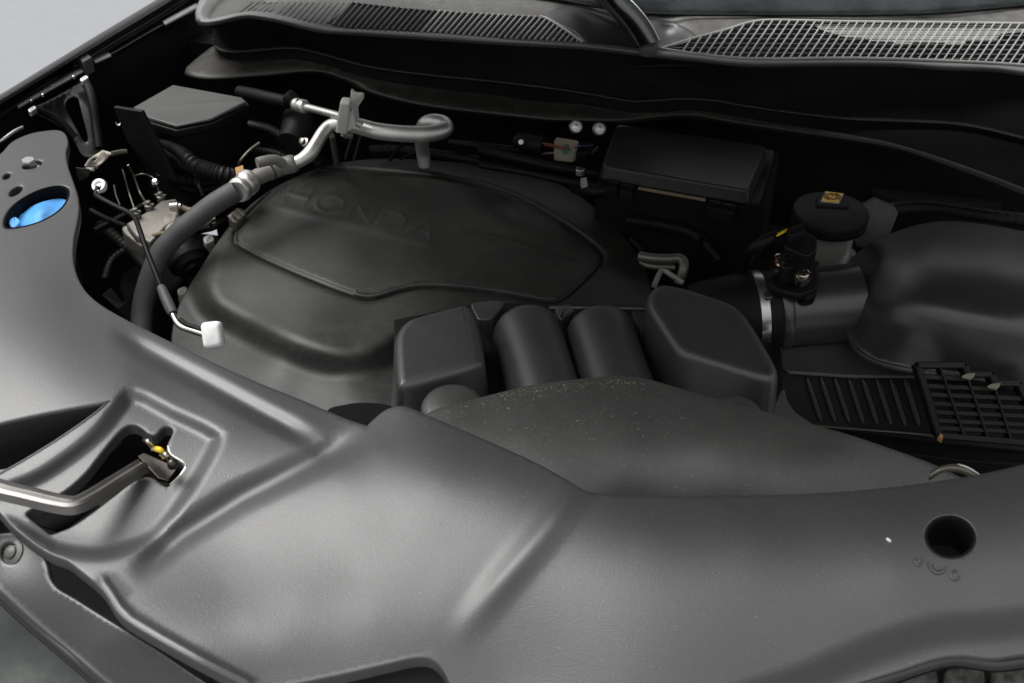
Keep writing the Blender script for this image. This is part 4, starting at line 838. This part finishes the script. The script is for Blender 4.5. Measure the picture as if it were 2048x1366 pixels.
tag(prism('cable_clip', [(1153,333,.01),(1170,337,.01),(1164,342,.008),(1152,340,.008)], .0, M['steel'], None, r=.001, ch=0), 'small bright clip on the upper dark cable', 'clip')
cp2 = T('coolant_pipe', 'grey metal pipe elbow with bent bracket behind the right chamber', 'pipe', tuple(P(1340, 550, -.05)))
tube('elbow', [(1278,512,-.02),(1300,516,-.02),(1335,518,-.02),(1358,517,-.02),(1367,524,-.022),(1366,542,-.03),(1358,565,-.045)], .0064, M['tan2'], cp2, seg=16, n=6)
tube('lower_pipe', [(1282,524,-.03),(1300,532,-.03),(1350,535,-.03)], .004, M['tan2'], cp2, seg=10)
tube('bracket_bar', [(1308,572,-.01),(1318,548,-.008),(1322,541,-.008),(1332,543,-.008),(1350,555,-.012),(1366,566,-.016)], .0034, M['fit'], cp2, seg=6, smooth=False)
for (a, c_, lb) in (((1404,470,-.03),(1396,540,-.10),'thin dark rod standing behind the right chamber'), ((1262,478,-.05),(1285,500,-.05),'dark clip bracket at the right edge of the engine cover')):
    tag(tube('bay_rod', [a, tuple((np.array(a) + np.array(c_)) / 2), c_], .0035, M['black'], None, seg=8), lb, 'rod')

# ================================================================== cowl
co = T('cowl', 'black cowl panel with lip coloured as brightly lit and two grilles across the top of the picture', 'cowl', tuple(P(1100, 150, .0)))
lipb = [(430,-60),(404,-10),(392,18),(391,36),(398,47),(409,49),(435,47),(474,38),(499,35),(538,40),(577,48),(616,58),(655,65),(706,68),(800,74),(900,81),(1000,88),(1169,97),(1274,109),(1387,121),(1492,131),(1600,131),(1703,130),(1800,132),(1880,138),(1992,142),(2048,150),(2160,166)]
lipt = [(470,-60),(425,-10),(408,15),(405,28),(410,36),(420,38),(440,34),(474,26),(505,22),(545,26),(582,33),(622,44),(660,53),(706,57),(800,62),(900,68),(1000,76),(1169,86),(1274,96),(1387,107),(1492,117),(1600,117),(1703,116),(1800,118),(1880,121),(1992,126),(2048,130),(2160,145)]
lz = lambda x: .118
loft('lip', [[(x, y, .121) for x, y in lipt], [(x*.6+a*.4, y*.6+b_*.4, .1225) for (x, y), (a, b_) in zip(lipt, lipb)], [(x*.2+a*.8, y*.2+b_*.8, .119) for (x, y), (a, b_) in zip(lipt, lipb)], [(x, y, .113) for x, y in lipb], [(x, y + 3, .106) for x, y in lipb]], M['lip'], co, n=160, sub=3)
l1 = [(440,60),(426,80),(432,90),(455,98),(499,97),(564,91),(603,93),(655,106),(732,127),(851,144),(992,158),(1115,173),(1186,184),(1263,197),(1310,196),(1351,193),(1422,195),(1492,207),(1600,222),(1699,233),(1795,237),(1927,245),(2048,272),(2160,300)]
l1b = [(x, y + 8) for x, y in l1]
l2_ = [(445,84),(432,98),(440,110),(457,119),(527,119),(580,116),(630,122),(699,144),(728,152),(851,174),(992,190),(1080,203),(1140,205),(1199,209),(1263,221),(1316,225),(1386,220),(1457,230),(1560,247),(1699,268),(1795,288),(1927,330),(2048,376),(2160,425)]
l3 = [(420,96),(380,128),(369,142),(380,152),(422,158),(527,151),(632,144),(690,160),(746,186),(851,211),(992,228),(1097,239),(1140,240),(1199,242),(1246,242),(1316,236),(1386,233),(1457,245),(1560,261),(1699,282),(1795,300),(1927,345),(2048,392),(2160,440)]
n_ = 160
def lz3(L, z): return [(x, y, z) for x, y in L]
loft('face', [[(x, y + 2, .108) for x, y in lipb], [(x*.5+a*.5, y*.5+b_*.5 + 4, .075) for (x, y), (a, b_) in zip(resample(lipb, 60), resample(l1, 60))], lz3(l1, .052)], M['deep'], co, n=n_, sub=4)
tube('face_crease', [(1270,134,.10),(1351,131,.10),(1420,135,.098),(1500,147,.092),(1610,160,.086)], .0018, M['black'], co, seg=6)
loft('seal_bead', [lz3(l1, .052), [(x, y + 3, .0545) for x, y in l1], [(x, y + 7, .0525) for x, y in l1], [(x, y + 9, .047) for x, y in l1]], M['seal'], co, n=n_, sub=2)
loft('seal_channel', [[(x, y + 8, .047) for x, y in l1], [(x, y + 4, .034) for x, y in resample(l2_, 60)]], M['deep'], co, n=n_, sub=1)
loft('shelf', [[(x, y + 3, .034) for x, y in l2_], [(x, y, .0375) for x, y in l2_], [(x*.5+a*.5, y*.5+b_*.5, .036) for (x, y), (a, b_) in zip(l2_, l3)], lz3(l3, .031), [(x, y + 5, .022) for x, y in l3]], M['seal'], co, n=n_, sub=3)
# top deck of the cowl, split round the two grilles
gl_top = [(705,4),(760,10),(816,16),(939,25),(1080,33),(1092,36)]; gl_r = [(1092,36),(1160,78),(1166,82)]
gl_bot = [(1166,85),(1000,76),(900,68),(800,62),(706,57),(668,53)]
gl = np.concatenate((cat(gl_top, 3)[:-1], cat(gl_r, 3), cat(gl_bot, 3), [(655,46)]))
grx = np.concatenate((cat([(1322,97),(1350,88),(1400,73),(1450,60),(1490,47),(1520,41),(1560,40),(1700,43),(1900,45),(2048,47),(2150,50)], 3), cat([(2150,143),(2048,130),(1880,121),(1703,116),(1492,117),(1387,107)], 3)))
deck = np.concatenate((cat(lipt, 3), [(2160,20),(2048,9),(1842,26),(1542,28),(1280,24),(1100,-5),(900,-30),(700,-60)]))
DK = Field([(420,20,.122),(470,-40,.124),(660,53,.122),(900,68,.122),(1169,86,.122),(1492,117,.122),(2160,145,.122),(1280,24,.138),(1842,26,.138),(2160,20,.138),(700,-60,.138),(1000,-10,.138),(1250,60,.124)], [('dome', (1335, 70), -.010, (34, 26)), ('bead', [(470,-10),(440,10),(425,30)], -.004, 7), ('bead', [(560,-4),(575,4),(530,6)], -.002, 4)])
dk_ = panel('deck', deck, DK, M['cowl'], co, holes=[densify(gl, 6), densify(grx, 6)], step=8, thick=.004, lip=.001)
def rim_tube(poly, r): 
    a = np.r_[poly, poly[:1]]; tube('grille_rim', np.c_[a, DK(a) + .001], r, M['mesh'], dk_, seg=8, smooth=False)
rim_tube(grx, .0020); rim_tube(gl[len(cat(gl_top,3))-1-0:], .0017) if False else None
tube('grille_rim', np.c_[cat([(1080,33),(1092,36),(1120,52),(1166,84)], 4), DK(cat([(1080,33),(1092,36),(1120,52),(1166,84)], 4)) + .001], .0022, M['mesh'], dk_, seg=8, smooth=False)
def clip_line(p0, p1, poly):
    """part of a segment inside a polygon"""
    ts = np.linspace(0, 1, 120); q = np.array([np.array(p0) * (1 - t) + np.array(p1) * t for t in ts]); k = inside(q, poly)
    if k.sum() < 3: return None
    i = np.where(k)[0]; return q[i[0]], q[i[-1]]
for i in range(46):                                             # slanted louvres of the left grille
    xt = 668 + i * 12.6; s = clip_line((xt + 40, -12), (xt - 62, 104), gl)
    if s is not None:
        a, c_ = s; tube_ = beam('louvre', DK.P(*a), DK.P(*c_), 0.0020, .0035, M['mesh'] if xt > 860 else M['cowl'], dk_)
for i in range(17):                                             # shallow moulded ribs that run on from the louvres
    x = 480 + i * 11.5; a, c_ = (x + 26 + i * .6, 4 + i * .1), (x, 26 + i * 1.4 if x > 540 else 24); beam('deck_rib', DK.P(*a, .0004), DK.P(*c_, .0004), .002, .0014, M['cowl'], dk_)
for i in range(56):                                             # bars of the right grille
    xt = 1395 + i * 17.2; s = clip_line((xt + 22, 28), (xt - 62, 150), grx)
    if s is not None:
        a, c_ = s; beam('grille_bar', DK.P(*a, .0005), DK.P(*c_, .0005), .0018, .0030, M['mesh'], dk_)
for j in range(9):                                              # cross wires, laid as chains that follow the deck
    y0 = 50 + j * 9.5; pts = [(x, y0 + (x - 1700) * .006) for x in np.arange(1322, 2150, 14)]; pts = np.array(pts); k = inside(pts, grx)
    if k.sum() > 2:
        q = pts[k]; tube('cross_wire', np.c_[q, DK(q) - .0012], .0007, M['lip'], dk_, seg=6, smooth=False)
# pale blanking plate under part of the right grille
st = [(1612,40),(1650,60),(1690,72),(1740,76),(1740,80),(1790,82),(1790,88),(1820,88),(1820,82),(1895,84),(1895,88),(1930,86),(1930,80),(1990,80),(2000,66),(2060,60),(2150,60),(2150,30),(1612,30)]
panel('blanking_plate', st, lambda q: DK(q) - .0040, M['mesh'], dk_, step=12, thick=.001)
panel('plenum', [(560,-30),(1100,-10),(1330,60),(1500,20),(2160,20),(2160,170),(1500,150),(1100,110),(600,60)], lambda q: np.full(len(q), .055), M['deep'], co, step=40, thick=.002)

panel('wiper_well', cat([(1092,30),(1150,62),(1180,86),(1290,95),(1330,94),(1390,74),(1372,56),(1310,34),(1240,22),(1150,8)], 4, True), lambda q: DK(q) + .0012, M['box'], co, step=10, thick=.001)
# wiper arm
wa = T('wiper_arm', 'dark curved wiper arm with a round nut cap rising from the cowl', 'wiper', tuple(P(1290, 85, .12)))
ctr = [(1120,-70,.20),(1180,-30,.19),(1228,0,.175),(1258,30,.165),(1280,60,.155),(1296,88,.146)]; wid = [24, 26, 27, 27, 26, 25]
Lf = [(x - w_, y + 6, z) for (x, y, z), w_ in zip(ctr, wid)]; Rt = [(x + w_, y - 6, z) for (x, y, z), w_ in zip(ctr, wid)]
Lm = [(x - w_ * .5, y + 3, z + .010) for (x, y, z), w_ in zip(ctr, wid)]; Rm = [(x + w_ * .6, y - 4, z + .010) for (x, y, z), w_ in zip(ctr, wid)]
loft('arm', [[(x, y + 4, z - .02) for x, y, z in Lf], Lf, Lm, Rm, Rt, [(x, y + 4, z - .02) for x, y, z in Rt]], M['paint'], wa, n=40, sub=3)
tube('arm_edge', [(x - 2, y, z + .001) for x, y, z in Rt], .0014, M['alu'], wa, seg=8)
lathe('nut_cap', P(1297, 88, .140), (0, -.3, 1), [(.0135, -.012), (.0135, -.002), (.011, .003), (.006, .006), (.001, .007)], M['cowl'], wa, seg=24, sh=70)
# windscreen
ws = T('windscreen', 'dark windscreen glass rising behind the cowl at the top edge', 'windscreen', tuple(P(1500, 20, .13)))
g0 = PA([(600,-75,.142),(900,-28,.142),(1100,-3,.142),(1280,26,.142),(1542,30,.142),(1842,28,.142),(2048,11,.142),(2250,-10,.142)])
g1 = g0 + np.array((.18, .62, .42)); V = np.concatenate((g0, g0 * .5 + g1 * .5 + np.array((0, -.02, .02)), g1)); n = len(g0)
o = obj('pane', V, [(i*n+k, i*n+k+1, (i+1)*n+k+1, (i+1)*n+k) for i in range(2) for k in range(n-1)], M['glass'], ws); o.o.modifiers.new('thick', 'SOLIDIFY').thickness = .005
tube('lower_moulding', g0 + np.array((0, -.002, .001)), .0022, M['black'], ws, seg=8, world=True)

# ================================================================== leaf litter and grit on the plastic
def litter(name, spots, m, label, size):
    V = []; F = []
    for x, y, fld in spots:
        c = fld.P(x, y, .0008); a = random.uniform(0, 6.28); l = random.uniform(.6, 1.8) * size * (1 if random.random() < .8 else 2.2); w_ = size * random.uniform(.25, .5)
        d = np.array((math.cos(a), math.sin(a), random.uniform(-.15, .3))); s = np.array((-math.sin(a), math.cos(a), 0)); u = np.array((0, 0, w_ * .5)); k = len(V)
        V += [c - d * l, c + s * w_, c + d * l, c - s * w_, c + u]
        F += [(k, k+1, k+4), (k+1, k+2, k+4), (k+2, k+3, k+4), (k+3, k, k+4)]
    o = obj(name, V, F, m, None, smooth=False); tag(o, label, 'litter', kind='stuff')
def scatter(n, line, spread, fld, poly):
    L = resample(cat(line, 5), 400); out = []
    while len(out) < n:
        p = L[random.randrange(400)] + np.array((random.gauss(0, spread), abs(random.gauss(0, spread)) * .9))
        if inside(p[None], poly)[0]: out.append((p[0], p[1], fld))
    return out
crest = [(880,830),(960,800),(1060,778),(1150,765),(1250,758),(1310,768)]
litter('leaf_litter', scatter(130, crest, 16, DU, du_out) + scatter(60, [(950,860),(1080,850),(1200,830),(1300,800)], 40, DU, du_out), M['litter'], 'pale leaf crumbs scattered along the crest of the intake duct', .0009)
litter('moss_crumbs', scatter(45, [(1000,788),(1100,772),(1250,760),(1300,768)], 7, DU, du_out), M['moss'], 'greenish mossy crumbs along the crest of the intake duct', .0014)
litter('grit', scatter(26, [(750,900),(900,1040),(700,1040),(500,1120)], 60, SH, sh_out) + scatter(14, [(60,600),(200,760),(330,800)], 60, SH, sh_out) + scatter(14, [(1300,1080),(1700,1080),(2000,1200)], 80, SH, sh_out), M['litter'], 'scattered pale grit specks on the shroud', .0006)
for x, y, z, m_, lb in ((1558, 700, -.078, 'brown', 'brown leaf crumb beside the intake neck'), (1881, 873, -.076, 'brown', 'brown leaf crumb at the lower corner of the lattice vent')):
    tag(prism('leaf_crumb', [(x-5, y, z), (x, y-7, z+.002), (x+6, y-3, z), (x+4, y+6, z)], z - .005, M[m_], None, r=.0008, ch=0), lb, 'leaf')
for i, (x, y) in enumerate(((1936,751),(1987,771))):
    c = vp(x, y, .010); tag(prism('leaf_bit', [(c[0]-.006, c[1], c[2]), (c[0]+.002, c[1]-.004, c[2]), (c[0]+.008, c[1]+.002, c[2]+.002), (c[0], c[1]+.004, c[2])], c[2] - .003, M['litter'], None, r=.0006, ch=0, world=True), ('pale leaf bit caught on the middle step of the lattice vent', 'pale leaf bit caught on the lower step of the lattice vent')[i], 'leaf')
c = SH.P(1777, 1080, .001); tag(prism('rice_grain', [(c[0]-.0022, c[1]+.0022, c[2]+.001), (c[0], c[1]+.002, c[2]+.001), (c[0]+.0024, c[1]-.0018, c[2]+.001), (c[0]+.0006, c[1]-.002, c[2]+.001)], c[2] - .001, M['white'], None, r=.0004, ch=1, world=True), 'single white crumb left of the round opening in the shroud', 'crumb')
